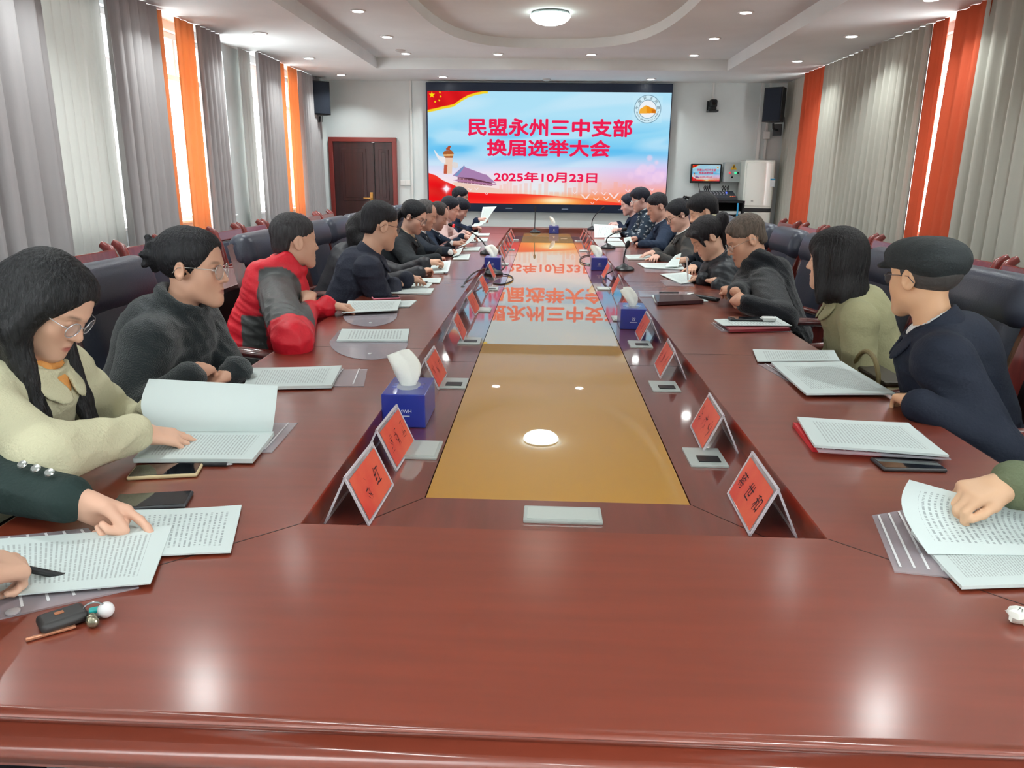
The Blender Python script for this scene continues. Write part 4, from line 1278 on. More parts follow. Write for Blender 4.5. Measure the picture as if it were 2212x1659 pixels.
def sheets(name, label, cat, q, z=0.7605, th=.004, m=None, curl=0.003, wave=.002, group=None, fn=None, nu=10, nv=10):
    f = fn or quadfn(*q, z + th, curl, wave)
    mb = MB(); mb.grid(f, nu, nv)
    n1 = len(mb.v)
    low = [(p[0], p[1], max(p[2] - th, z) if fn is None else p[2] - th) for p in mb.v]
    mb.add(low, [])
    bd = [i for i in range(nu + 1)] + [j * (nu + 1) + nu for j in range(1, nv + 1)] + [nv * (nu + 1) + i for i in range(nu - 1, -1, -1)] + [j * (nu + 1) for j in range(nv - 1, 0, -1)]
    for a, c in zip(bd, bd[1:] + bd[:1]): mb.f.append((c, a, n1 + a, n1 + c))
    for j in range(nv):
        for i in range(nu):
            a = n1 + j * (nu + 1) + i; mb.f.append((a + nu + 1, a + nu + 2, a + 1, a))
    # thickness walls carry no print
    C0 = np.mean(np.array(mb.v), 0); C0[2] = min(v[2] for v in mb.v)
    o = obj(name, mb, m or PRINT, None, 40, origin=C0)
    tag(o, label, cat, group)
    return o


def pouch(label, q, z=.7602, flap=None, stripes=0):
    A, B, C_, D = (at_z(*p, z) for p in q)
    c = (A + B + C_ + D) / 4
    t = thing('document_pouch', label, 'plastic pouch', (c[0], c[1], z))
    mb = MB(); f = quadfn(*q, z + .0025, 0, .0015); mb.grid(f, 6, 6); mb.uv = {}
    n1 = len(mb.v); mb.add([(p[0], p[1], z) for p in mb.v], [])
    bd = [i for i in range(7)] + [j * 7 + 6 for j in range(1, 7)] + [42 + i for i in range(5, -1, -1)] + [j * 7 for j in range(5, 0, -1)]
    for a, c_ in zip(bd, bd[1:] + bd[:1]): mb.f.append((c_, a, n1 + a, n1 + c_))
    obj('plastic_sleeve', mb, POUCH, t)
    if flap:
        (e0, e1, tip) = (at_z(*p, z) for p in flap)
        mb = MB(); m_ = (e0 + e1) / 2; vs_ = [m_]
        for k in range(17):
            a = PI * k / 16
            p = m_ + (e0 - m_) * math.cos(a) + (tip - m_) * math.sin(a); vs_.append((p[0], p[1], z + .003))
        n_ = len(vs_)
        vs_ = [(p[0], p[1], z + .0032) for p in vs_] + [(p[0], p[1], z + .0012) for p in vs_]
        mb.add(vs_, [(0, i, i + 1) for i in range(1, n_ - 1)] + [(n_, n_ + i + 1, n_ + i) for i in range(1, n_ - 1)] + [(i, n_ + i, n_ + i + 1, i + 1) for i in range(1, n_ - 1)])
        obj('flap', mb, POUCH, t, smooth=0)
        p = m_ + (tip - m_) * .72
        mb = MB(); mb.lathe([(.007, .0033), (.007, .005), (0, .0055)], (p[0], p[1], z), 12); obj('snap_button', mb, WHITEP, t)
    for k in range(stripes):
        mb = MB(); u0 = (k + .5) / stripes
        pa = A * (1 - u0) + B * u0; pb = D * (1 - u0) + C_ * u0
        d = pb - pa; L = np.linalg.norm(d); m_ = (pa + pb) / 2
        mb.box((m_[0], m_[1], z + .0036), (L * .9, .004, .0006), rotz(math.atan2(d[1], d[0]))); obj('printed_line', mb, mat('pouch_white', (226, 226, 228), .4), t, smooth=0)
    return t


def phone(label, q, z=.7605, case=(40, 42, 46), screen_c=(14, 17, 22), th=.009):
    A, B, C_, D = (at_z(*p, z + th) for p in q)
    c = (A + B + C_ + D) / 4
    d = ((B - A) + (C_ - D)) / 2; e = ((D - A) + (C_ - B)) / 2
    L, W_ = np.linalg.norm(d), np.linalg.norm(e)
    if W_ > L: d, L, W_ = e, W_, L
    L = min(max(L, .145), .165); W_ = .074
    a = math.atan2(d[1], d[0])
    t = thing('smartphone', label, 'phone', (c[0], c[1], z))
    b = MB(); b.box((c[0], c[1], z + th / 2), (L, W_, th), rotz(a), bev=.004, seg=3); obj('case', b, mat('phone_case_%d_%d_%d' % case, case, .4), t)
    b = MB(); b.box((c[0], c[1], z + th + .0002), (L - .008, W_ - .007, .0012), rotz(a), bev=.0005); obj('screen', b, mat('phone_glass', screen_c, .04, spec=.8, coat=.5), t)
    return t


def pen(label, p0, p1, z0=.765, z1=.765, col=(20, 22, 26), r=.0048, tip=(190, 192, 195)):
    a = np.array(at_z(*p0, z0)) if len(p0) == 2 else np.array(p0, float); c = np.array(at_z(*p1, z1)) if len(p1) == 2 else np.array(p1, float)
    d = c - a; L = np.linalg.norm(d); d /= L
    L2 = min(max(L, .125), .15); m = (a + c) / 2
    if len(p0) == 2: a, c = m - d * L2 / 2, m + d * L2 / 2
    t = thing('pen', label, 'pen', (m[0], m[1], min(a[2], c[2]) - r))
    b = MB(); b.tube([a, a + d * (L2 * .90)], r, 10); obj('barrel', b, mat('pen_%d_%d_%d' % col, col, .3), t)
    b = MB(); b.tube([a + d * (L2 * .90), a + d * (L2 * .955), a + d * L2], [r * .95, r * .6, .0008], 10); obj('nib', b, mat('pen_metal', tip, .25, .8), t)
    return t


# --- window side, near to far
pouch('clear pouch with white printed lines under the near left sheets', ((-40, 1345), (300, 1268), (190, 1140), (-40, 1162)), stripes=6, z=.7602)
sheets('printed_sheet', 'white sheet with short title lines under the pointing finger', 'paper', ((255, 1205), (498, 1193), (522, 1092), (275, 1103)), z=.7632, th=.003, m=PRINT2)
sheets('printed_sheet', 'large printed sheet at the near left edge beside the pen hand', 'paper', ((-30, 1292), (325, 1261), (372, 1136), (-50, 1168)), z=.7672, th=.0025)
phone('dark phone lying behind the pointing hand', ((262, 1096), (378, 1088), (392, 1063), (275, 1068)), case=(52, 54, 58))
phone('beige-cased phone in front of the cream-jacket woman', ((262, 1032), (422, 1022), (442, 998), (305, 1003)), case=(200, 180, 140))
pen('black pen with a silver cap beside the beige-cased phone', (400, 1003), (486, 1003), .766, .766)
pouch('clear pouch sticking out under the cream-jacket woman\'s open booklet', ((440, 976), (587, 977), (643, 913), (510, 912)), stripes=4)
PC_ = ((288, 992), (545, 993), (592, 933), (338, 930))
sheets('open_booklet', 'thick printed booklet lying open under the cream-jacket woman\'s hand', 'booklet', PC_, z=.7635, th=.010)
# the page she is turning: rises from the crease and curls back
A0, B0 = at_z(338, 931, .775), at_z(588, 932, .775)
TA, TB = at_y(322, 818, A0[1] + .10), at_y(600, 833, B0[1] + .10)


def page_fn(u, v):
    lo = B0 * (1 - v) + A0 * v; hi = TB * (1 - v) + TA * v
    P = lo * (1 - u) + hi * u
    P = P.copy(); P[1] -= .035 * math.sin(PI * u) ; P[0] += .012 * math.sin(PI * u) * (1 - 2 * v)
    return P


sheets('raised_page', 'white page being turned up above the open booklet', 'paper', None, th=.0012, m=BLANK, fn=page_fn, nu=16, nv=12)
pouch('clear pouch beside the printed pages of the woman in black', ((640, 834), (786, 834), (794, 797), (690, 797)), stripes=3)
sheets('printed_sheets', 'printed pages before the woman in black with the bun', 'paper', ((523, 838), (716, 833), (738, 790), (546, 795)), z=.763, th=.010)
pouch('clear pouch with a round flap at the empty place on the window side', ((712, 737), (880, 737), (884, 712), (734, 712)), flap=((712, 738), (880, 738), (800, 778)))
sheets('printed_sheets', 'white pages on the flapped pouch at the empty place', 'paper', ((727, 736), (880, 736), (884, 711), (738, 711)), z=.7635, th=.005, m=PRINT2)
pouch('clear pouch with a round flap before the man in red', ((740, 684), (858, 680), (862, 664), (770, 668)), flap=((742, 684), (858, 681), (800, 706)))
sheets('printed_sheets', 'pages held by the man in the red jacket', 'paper', ((738, 676), (858, 670), (866, 648), (752, 650)), z=.775, th=.004)
sheets('printed_sheets', 'pages lying beyond the hands of the man in red', 'paper', ((798, 663), (884, 662), (900, 649), (806, 650)), z=.7605, th=.006)
phone('pink-cased phone beyond the man in red\'s pages', ((800, 646), (860, 644), (866, 637), (808, 639)), case=(224, 130, 150))
sheets('printed_sheets', 'nearest pages under the sleeve of the man in navy', 'paper', ((824, 632), (930, 634), (938, 623), (846, 621)), z=.7605, th=.008)
sheets('printed_sheet', 'printed sheet under the pen hand of the man in navy', 'paper', ((868, 623), (925, 621), (934, 612), (886, 612)), z=.7605, th=.004)
sheets('printed_sheet', 'printed sheet farthest from the man in navy\'s hand', 'paper', ((888, 611), (950, 611), (954, 600), (890, 601)), z=.7605, th=.005)
pen('black pen in the hand of the man in navy', (884, 611), (926, 609), .775, .770)


def held(label, pts, ydepth, th=.001, m=None, bow=.02, name='held_sheet'):
    """a sheet in someone's hands: four points (bl, br, tr, tl) at their own depths"""
    A, B, C_, D = [at_y(p[0], p[1], y) for p, y in zip(pts, ydepth)]

    def fn(u, v):
        P = (B * (1 - u) + C_ * u) * (1 - v) + (A * (1 - u) + D * u) * v
        P = P.copy(); P[2] -= bow * math.sin(PI * u); return P
    return sheets(name, label, 'paper', None, th=th, m=m or PRINT2, fn=fn, nu=8, nv=6)


yy = 5.35
held('sheet held up by the long-haired person hidden behind the man in navy', ((916, 588), (966, 588), (974, 562), (932, 568)), (5.2, 5.2, 5.45, 5.45))
sheets('printed_sheets', 'pages under the hands of the hidden long-haired person', 'paper', ((896, 590), (958, 590), (968, 578), (906, 578)), z=.7605, th=.006)
held('sheet tilted in the hands of the woman in shiny black leather', ((972, 556), (986, 552), (1001, 533), (985, 540)), (6.2, 6.2, 6.5, 6.5))
sheets('printed_sheets', 'pages beyond the hands of the woman in shiny black leather', 'paper', ((978, 560), (1012, 560), (1016, 549), (984, 550)), z=.7605, th=.008)
held('sheet tilted in the hands of the older man in a dark coat', ((990, 534), (1003, 530), (1035, 500), (1022, 503)), (6.9, 6.9, 7.5, 7.5))
sheets('printed_sheets', 'pages before the older man in a dark coat', 'paper', ((1000, 541), (1035, 541), (1038, 533), (1004, 534)), z=.7605, th=.007)
sheets('printed_sheets', 'pages before the man with the receding hairline', 'paper', ((1015, 522), (1052, 521), (1054, 514), (1020, 515)), z=.7605, th=.006)
sheets('printed_sheets', 'pages before the woman in pale pink', 'paper', ((1022, 509), (1056, 509), (1058, 504), (1028, 504)), z=.7605, th=.006)
pouch('clear pouch lying beyond the papers of the receding-hairline man', ((1025, 535), (1060, 535), (1064, 520), (1035, 520)))
held('sheet raised high by the man nearest the screen', ((1036, 483), (1049, 481), (1073, 446), (1043, 447)), (9.3, 9.3, 9.5, 9.5), bow=-.01)
held('second sheet below the raised one of the man nearest the screen', ((1012, 490), (1030, 489), (1052, 474), (1030, 476)), (9.1, 9.1, 9.4, 9.4))

# key fob with ring, tag and white ball
kc = at_z(132, 1338, .772)
t = thing('car_key', 'black car key fob with a ring, turquoise tag and white ball', 'keys', (kc[0], kc[1], .7605))
ka, kb = at_z(82, 1352, .77), at_z(186, 1318, .77); kd = kb - ka; an = math.atan2(kd[1], kd[0]); kc = (ka + kb) / 2
b = MB(); b.box((kc[0], kc[1], .7695), (min(np.linalg.norm(kd), .095), .042, .017), rotz(an), bev=.0075, seg=4); obj('fob', b, mat('fob_black', (44, 42, 42), .45), t)
b = MB(); b.box((kc[0] - .004, kc[1], .7785), (.012, .008, .0008), rotz(an)); obj('fob_mark', b, mat('fob_orange', (150, 92, 60), .5), t)
rc = at_z(205, 1318, .775); b = MB(); b.tube([(rc[0] + .015 * math.cos(a), rc[1] + .004 * math.cos(a), .775 + .013 * math.sin(a)) for a in np.linspace(0, 2 * PI, 20, endpoint=False)], .0014, 6, closed=True); obj('ring', b, mat('key_steel', (200, 202, 205), .2, .95), t)
tc_ = at_z(203, 1322, .77); b = MB(); b.box((tc_[0], tc_[1] + .006, .770), (.020, .012, .006), rotz(.5), bev=.002); obj('turquoise_tag', b, mat('turquoise', (40, 170, 165), .4), t)
bc = at_z(229, 1317, .7725); b = MB(); b.ball((bc[0], bc[1], .7725), .0118, 20); obj('white_ball', b, mat('ball_white', (226, 226, 226), .4), t)
mc = at_z(200, 1345, .768); b = MB(); b.ball((mc[0], mc[1], .7695), .009, 14, (1.1, .8, 1)); b.ball((mc[0] - .008, mc[1] + .012, .768), .0075, 12); obj('metal_charm', b, mat('charm', (150, 145, 125), .25, .8), t)
ka2, kb2 = at_z(70, 1379, .763), at_z(150, 1357, .763); b = MB(); b.box(((ka2[0] + kb2[0]) / 2, (ka2[1] + kb2[1]) / 2, .7635), (.062, .006, .004), rotz(math.atan2(*(kb2 - ka2)[1::-1])), bev=.001); obj('key_blade', b, mat('blade_copper', (200, 140, 110), .3, .7), t)
# silver disc button on the near left pouch
mb = MB(); c_ = at_z(28, 1321, .7645); mb.lathe([(.010, 0), (.010, .002), (.006, .003), (0, .003)], (c_[0], c_[1], .7635), 16); tag(obj('silver_disc', mb, mat('disc_silver', (214, 214, 218), .3, .4), None, origin=c_), 'small silver disc lying left of the car key', 'button')

# --- opposite side, near to far
pouch('clear pouch with white printed lines under the lifted sheet at the right edge', ((1932, 1234), (2090, 1250), (1990, 1092), (1884, 1113)), stripes=5)
sheets('printed_sheets', 'printed pages lying at the right picture edge under the lifted sheet', 'paper', ((2078, 1268), (2300, 1262), (2180, 1130), (1968, 1146)), z=.7632, th=.006)
LA, LB = at_z(2005, 1196, .772), at_z(2290, 1200, .772)
HA, HB = at_y(1964, 1036, LA[1] + .10), at_y(2240, 1112, LB[1] + .10)


def page2(u, v):
    lo = LB * (1 - v) + LA * v; hi = HB * (1 - v) + HA * v
    P = (lo * (1 - u) + hi * u).copy(); P[1] += .03 * math.sin(PI * u); P[0] -= .015 * math.sin(PI * u) * v
    return P


sheets('raised_sheet', 'printed sheet lifted by the hand in the olive-green sleeve', 'paper', None, th=.001, m=PRINT2, fn=page2, nu=14, nv=12)
sheets('red_notebook', 'red notebook under the pages before the flat-cap man', 'notebook', ((1756, 966), (1905, 977), (1855, 922), (1713, 912)), z=.7605, th=.012, m=mat('notebook_red', (190, 36, 44), .45), wave=0, curl=0)
pouch('clear pouch with a hatched edge under the flat-cap man\'s pages', ((1768, 976), (2055, 992), (1985, 930), (1730, 905)), z=.7728, stripes=12)
sheets('printed_sheets', 'stack of printed pages on the red notebook before the flat-cap man', 'paper', ((1760, 963), (2050, 984), (1962, 914), (1722, 901)), z=.7768, th=.006)
phone('dark phone nearest the olive-green sleeve', ((1905, 1014), (2050, 1018), (2012, 985), (1884, 984)), case=(58, 56, 58))
pen('black and silver pen between the phone and the pouch', (1928, 979), (2018, 985), .768, .768)
pouch('clear pouch under the spread pages before the olive-blazer woman', ((1702, 822), (1800, 842), (1712, 784), (1637, 786)), stripes=3)
sheets('printed_sheet', 'printed sheet at the far side of the olive-blazer woman\'s pages', 'paper', ((1637, 781), (1815, 780), (1802, 757), (1626, 755)), z=.7640, th=.004)
sheets('printed_sheets', 'large spread pages reaching the flat-cap man\'s hand', 'paper', ((1742, 851), (1934, 850), (1818, 781), (1666, 783)), z=.7690, th=.006)
pouch('clear hatched pouch under the closed red notebook', ((1557, 715), (1712, 716), (1650, 694), (1534, 697)), stripes=10)
sheets('red_notebook', 'dark red notebook topped by a white sheet, left of the olive-blazer woman', 'notebook', ((1577, 712), (1708, 709), (1662, 691), (1560, 697)), z=.764, th=.012, m=mat('notebook_darkred', (120, 28, 38), .45), wave=0, curl=0)
sheets('printed_sheet', 'white sheet on the dark red notebook', 'paper', ((1562, 703), (1711, 704), (1676, 684), (1542, 690)), z=.7775, th=.003, m=PRINT2)
phone('black phone lying on the white sheet over the dark red notebook', ((1590, 690), (1640, 692), (1628, 683), (1582, 683)), z=.782, case=(22, 23, 26))
ec = at_z(1660, 690, .79)
t = thing('earbuds_case', 'small white earbuds case beside the black phone', 'earbuds case', (ec[0], ec[1], .7815))
b = MB(); b.box((ec[0], ec[1], .7925), (.062, .045, .021), bev=.0095, seg=4); obj('case', b, mat('case_white', (232, 234, 232), .25), t)
b = MB(); b.box((ec[0], ec[1], .7955), (.0625, .0455, .0008), bev=.0001); obj('lid_seam', b, mat('seam_grey', (150, 152, 152), .4), t)
pouch('clear pouch holding a black pen before the man with clasped hands', ((1382, 641), (1490, 641), (1500, 630), (1378, 628)))
pen('black pen on the pouch before the man with clasped hands', (1432, 632), (1462, 632), .770, .770)
sheets('white_sheet', 'white sheet under the dark notebook', 'paper', ((1416, 654), (1530, 651), (1510, 638), (1408, 638)), z=.7605, th=.003, m=BLANK)
sheets('dark_notebook', 'closed dark brown notebook before the man with clasped hands', 'notebook', ((1420, 652), (1520, 648), (1500, 636), (1413, 636)), z=.7638, th=.018, m=mat('notebook_brown', (58, 34, 38), .35, coat=.3), wave=0, curl=0)
t = thing('eyeglass_case', 'slim black and white folded case by the clasped hands', 'case', at_z(1520, 642, .7605))
pa, pb = at_z(1492, 638, .77), at_z(1552, 648, .77); d_ = pb - pa
b = MB(); b.box(((pa + pb) / 2)[:2].tolist() + [.7715], (np.linalg.norm(d_), .035, .02), rotz(math.atan2(d_[1], d_[0])), bev=.008, seg=3); obj('case_body', b, BLACKP, t)
b = MB(); b.box((pa[0], pa[1], .7725), (.035, .034, .021), rotz(math.atan2(d_[1], d_[0])), bev=.008, seg=3); obj('white_end', b, WHITEP, t)
pouch('clear pouch before the writing woman', ((1438, 617), (1500, 618), (1492, 605), (1425, 605)))
sheets('printed_sheet', 'sheet the woman with the ponytail is writing on', 'paper', ((1472, 613), (1520, 606), (1480, 588), (1426, 592)), z=.764, th=.004, m=PRINT2)
pouch('clear pouch below the turned page of the half-hidden man', ((1395, 588), (1470, 588), (1466, 578), (1390, 580)))
sheets('printed_sheets', 'pages before the half-hidden man with a white cuff', 'paper', ((1394, 578), (1480, 582), (1470, 568), (1377, 568)), z=.7632, th=.006)
held('grey-white page turned up by the half-hidden man', ((1436, 576), (1465, 576), (1472, 546), (1458, 552)), (5.7, 5.7, 5.9, 5.9), bow=.0)
sheets('printed_sheets', 'pages under the hands of the claw-clip woman', 'paper', ((1356, 559), (1434, 558), (1400, 549), (1350, 551)), z=.7605, th=.012)
held('folded white sheet in the hands of the man in the open navy jacket', ((1352, 524), (1368, 522), (1362, 511), (1347, 514)), (7.6, 7.6, 7.75, 7.75))
sheets('printed_sheets', 'pages before the man in the open navy jacket', 'paper', ((1310, 531), (1352, 531), (1345, 522), (1312, 522)), z=.7605, th=.012)
sheets('printed_sheets', 'pages before the man in the patterned jacket', 'paper', ((1306, 521), (1345, 521), (1336, 514), (1306, 514)), z=.7605, th=.008)
held('large upright sheet standing between the farthest hands', ((1284, 513), (1341, 512), (1335, 487), (1283, 484)), (8.6, 8.6, 8.9, 8.9), bow=0)
# crumpled tissue at the right edge
c_ = at_z(2204, 1328, .775); b = MB(); b.ball((c_[0], c_[1], .7745), .014, 12, (1.4, 1, .9)); rg = random.Random(5)
b.v = [(x + rg.uniform(-.003, .003), y + rg.uniform(-.003, .003), max(.7603, z + rg.uniform(-.002, .002))) for x, y, z in b.v]
tag(obj('crumpled_tissue', b, TISS, None, origin=(c_[0], c_[1], .7603)), 'small crumpled white tissue at the right picture edge', 'tissue')

# handbag on the chair between the blazer woman and the flat-cap man
t = thing('handbag', 'tan handbag on the seat between the olive-blazer woman and the flat-cap man', 'bag', (1.30, 2.72, .50))
BAG = mat('bag_tan', (112, 98, 62), .5, bump=.15, bscale=90)
b = MB(); b.box((1.27, 2.82, .60), (.14, .34, .20), bev=.04, seg=4); obj('bag_body', b, BAG, t)
b = MB(); b.box((1.27, 2.82, .705), (.10, .30, .02), bev=.008); obj('zip_band', b, mat('bag_dark', (52, 44, 30), .5), t)
b = MB(); b.tube([*[(1.215, 2.82 - .115 * math.cos(t), .68 + .11 * math.sin(t)) for t in np.linspace(0, PI, 14)]], .009, 8); obj('handle', b, BAG, t)
b = MB(); b.ball((1.205, 2.70, .69), .010, 10); b.ball((1.205, 2.94, .69), .010, 10); obj('buckle', b, mat('buckle_steel', (190, 190, 190), .25, .9), t)
# ------------------------------------------------------------------ people: distance-field bodies meshed as one continuous surface
def nrm(v):
    v = np.array(v, float); return v / (np.linalg.norm(v) + 1e-12)


class Field:
    """union of rounded shapes, blended smoothly, meshed with surface nets on a graded grid"""
    def __init__(s): s.p = []

    def cone(s, a, b, ra, rb, k=.02, sub=False):
        a, b = np.array(a, float), np.array(b, float); r = max(ra, rb)
        s.p.append(('c', np.minimum(a, b) - r, np.maximum(a, b) + r, (a, b, ra, rb), k, sub)); return s

    def ell(s, c, r, R=None, k=.02, sub=False):
        c = np.array(c, float); r = np.array(r, float); R = np.eye(3) if R is None else np.array(R)
        e = np.sqrt(((R * r[None, :]) ** 2).sum(1))
        s.p.append(('e', c - e, c + e, (c, r, R), k, sub)); return s

    def ring(s, c, ax, R, t, h, k=.01, sx=None):
        """short tube wall around an axis (collars)"""
        c = np.array(c, float); m = R + t + h
        s.p.append(('r', c - m, c + m, (c, nrm(ax), R, t, h), k, False)); return s

    def clip(s, c, n):
        s.p.append(('h', None, None, (np.array(c, float), nrm(n)), 0, False)); return s

    def mesh(s, fine, coarse, fr, pad=.03):
        lo = np.min([q[1] for q in s.p if q[1] is not None and not q[5]], 0) - pad
        hi = np.max([q[2] for q in s.p if q[2] is not None and not q[5]], 0) + pad
        ax = []
        for i in range(3):
            xs_ = [lo[i]]
            while xs_[-1] < hi[i]:
                x = xs_[-1]
                st = fine if any(f[i][0] - coarse <= x <= f[i][1] for f in fr) else coarse
                xs_.append(x + st)
            ax.append(np.array(xs_))
        X, Y, Z = ax
        D = np.full((len(X), len(Y), len(Z)), 1.0, np.float32)
        mg = 2.2 * coarse
        for (typ, a, b, q, k, sub) in s.p:
            if typ == 'h':
                c, n = q
                d = ((X - c[0]) * n[0])[:, None, None] + ((Y - c[1]) * n[1])[None, :, None] + ((Z - c[2]) * n[2])[None, None, :]
                D = np.maximum(D, d.astype(np.float32)); continue
            m = k + mg
            ix = [np.searchsorted(A, (a[i] - m, b[i] + m)) for i, A in enumerate(ax)]
            sl = tuple(slice(max(0, i[0] - 1), i[1] + 1) for i in ix)
            x = X[sl[0]][:, None, None]; y = Y[sl[1]][None, :, None]; z = Z[sl[2]][None, None, :]
            if x.size == 0 or y.size == 0 or z.size == 0: continue
            if typ == 'c':
                A, B, ra, rb = q; v = B - A; L2 = float(v @ v) + 1e-12
                t = np.clip(((x - A[0]) * v[0] + (y - A[1]) * v[1] + (z - A[2]) * v[2]) / L2, 0, 1)
                d = np.sqrt((x - A[0] - t * v[0]) ** 2 + (y - A[1] - t * v[1]) ** 2 + (z - A[2] - t * v[2]) ** 2) - (ra + (rb - ra) * t)
            elif typ == 'e':
                c, r, R = q
                px = (x - c[0]) * R[0, 0] + (y - c[1]) * R[1, 0] + (z - c[2]) * R[2, 0]
                py = (x - c[0]) * R[0, 1] + (y - c[1]) * R[1, 1] + (z - c[2]) * R[2, 1]
                pz = (x - c[0]) * R[0, 2] + (y - c[1]) * R[1, 2] + (z - c[2]) * R[2, 2]
                k0 = np.sqrt((px / r[0]) ** 2 + (py / r[1]) ** 2 + (pz / r[2]) ** 2) + 1e-9
                k1 = np.sqrt((px / r[0] ** 2) ** 2 + (py / r[1] ** 2) ** 2 + (pz / r[2] ** 2) ** 2) + 1e-9
                d = k0 * (k0 - 1) / k1
            else:
                c, n, R, t, h = q
                al = (x - c[0]) * n[0] + (y - c[1]) * n[1] + (z - c[2]) * n[2]
                rad = np.sqrt(np.maximum((x - c[0]) ** 2 + (y - c[1]) ** 2 + (z - c[2]) ** 2 - al ** 2, 0))
                qx, qz = np.abs(rad - R), np.maximum(np.abs(al) - h, 0)
                d = np.sqrt(qx ** 2 + qz ** 2) - t
            d = d.astype(np.float32); C0 = D[sl]
            if sub:
                e = np.maximum(k - np.abs(C0 + d), 0) / max(k, 1e-6); D[sl] = np.maximum(C0, -d) + e * e * k * .25
            else:
                e = np.maximum(k - np.abs(C0 - d), 0) / max(k, 1e-6); D[sl] = np.minimum(C0, d) - e * e * k * .25
        return surface_nets(D, X, Y, Z)


def surface_nets(D, X, Y, Z):
    N = D < 0
    s = [slice(None, -1), slice(1, None)]
    cnt = np.zeros(tuple(n - 1 for n in D.shape), np.int8)
    for i in (0, 1):
        for j in (0, 1):
            for k in (0, 1): cnt += N[s[i], s[j], s[k]]
    idx = np.argwhere((cnt > 0) & (cnt < 8)); n = len(idx)
    vid = np.full(cnt.shape, -1, np.int32); vid[idx[:, 0], idx[:, 1], idx[:, 2]] = np.arange(n)
    acc = np.zeros((n, 3)); c = np.zeros(n)
    I, J, K = idx.T
    val = {}
    for o in [(i, j, k) for i in (0, 1) for j in (0, 1) for k in (0, 1)]: val[o] = D[I + o[0], J + o[1], K + o[2]]
    for o in val:
        for a in range(3):
            if o[a]: continue
            o2 = list(o); o2[a] = 1; o2 = tuple(o2)
            va, vb = val[o], val[o2]; m = (va < 0) != (vb < 0)
            t = np.where(m, va / np.where(m, va - vb, 1), 0)
            P0 = np.stack([X[I + o[0]], Y[J + o[1]], Z[K + o[2]]], -1); P1 = np.stack([X[I + o2[0]], Y[J + o2[1]], Z[K + o2[2]]], -1)
            acc[m] += (P0 + (P1 - P0) * t[:, None])[m]; c[m] += 1
    V = acc / c[:, None]
    F = []
    for a in range(3):
        b, d = (a + 1) % 3, (a + 2) % 3
        sa = [slice(None)] * 3; sb = [slice(None)] * 3
        sa[a] = slice(None, -1); sb[a] = slice(1, None)
        for q in (b, d): sa[q] = slice(1, -1); sb[q] = slice(1, -1)
        A_, B_ = N[tuple(sa)], N[tuple(sb)]
        for flip in (False, True):
            e = np.argwhere((A_ & ~B_) if not flip else (~A_ & B_))
            if not len(e): continue
            e = e.copy(); e[:, b] += 1; e[:, d] += 1
            q = []
            for (ob, od) in ((-1, -1), (0, -1), (0, 0), (-1, 0)):
                f = e.copy(); f[:, b] += ob; f[:, d] += od
                q.append(vid[f[:, 0], f[:, 1], f[:, 2]])
            q = np.stack(q, -1)
            F.append(q if not flip else q[:, ::-1])
    return V, np.concatenate(F)


def vnormals(V, F):
    fn = np.cross(V[F[:, 2]] - V[F[:, 0]], V[F[:, 3]] - V[F[:, 1]]); N = np.zeros_like(V)
    for i in range(4): np.add.at(N, F[:, i], fn)
    return N / (np.linalg.norm(N, axis=1, keepdims=True) + 1e-12)


def relax(V, F, it=1, w=.5):
    for _ in range(it):
        S = np.zeros_like(V); c = np.zeros(len(V))
        for i in range(4):
            a, b = F[:, i], F[:, (i + 1) % 4]
            np.add.at(S, a, V[b]); np.add.at(S, b, V[a]); np.add.at(c, a, 1); np.add.at(c, b, 1)
        V = V * (1 - w) + w * S / c[:, None]
    return V


def field_obj(name, fld, m, parent, fine, coarse, fr=(), colfn=None, disp=None, it=1, label=None):
    V, F = fld.mesh(fine, coarse, fr)
    V = relax(V, F, it)
    if disp is not None:
        V = V + vnormals(V, F) * disp(V)[:, None]
    me = np_mesh(name, V, F, parent)
    me.polygons.foreach_set('use_smooth', np.ones(len(F), bool))
    if colfn is not None:
        c = np.concatenate([colfn(V), np.ones((len(V), 1))], 1).astype(np.float32)
        ca = me.color_attributes.new('Col', 'FLOAT_COLOR', 'POINT'); ca.data.foreach_set('color', c.ravel())
    me.materials.append(m)
    o = bpy.data.objects.new(name, me); COL.objects.link(o); o.parent = parent
    ORIG[o.name] = ORIG[parent.name]
    if label: o['label'] = label
    return o


def folds(amp, f=1.0, seed=0.0):
    def fn(V):
        x, y, z = V.T * f
        w = 2.2 * np.sin(6 * z + 4 * x + seed) + 1.6 * np.sin(7 * y - 3 * z + 2 * seed)
        a = np.sin(74 * z + 30 * x + 18 * y + 2.4 * w) + .8 * np.sin(50 * y - 42 * z + 27 * x + 2 * w + seed)
        g = .6 + .4 * np.sin(9 * x + 8 * y + 7 * z + seed)
        return amp * .55 * (1.1 - np.abs(a)) * g
    return fn


def frame(yaw, pitch=0.0, roll=0.0):
    """columns: right, forward, up for a head or chest looking along yaw (degrees from +x), pitched down and rolled"""
    a, p, r = math.radians(yaw), math.radians(pitch), math.radians(roll)
    f = np.array([math.cos(a) * math.cos(p), math.sin(a) * math.cos(p), -math.sin(p)])
    rt = np.array([math.sin(a), -math.cos(a), 0.0])
    u = np.cross(rt, f)
    rt2 = rt * math.cos(r) + u * math.sin(r); u2 = -rt * math.sin(r) + u * math.cos(r)
    return np.stack([rt2, f, u2], 1)


SKINM = mat('skin', (200, 150, 120), 0.48, spec=0.35, attr='Col')
CLOTHA = {}


def cloth_mat(name, rough=.75, bump=.25, bscale=110, spec=.3, sheen=0.0):
    return mat('cloth_' + name, (128, 128, 128), rough, spec=spec, bump=bump, bscale=bscale, sheen=sheen, attr='Col')


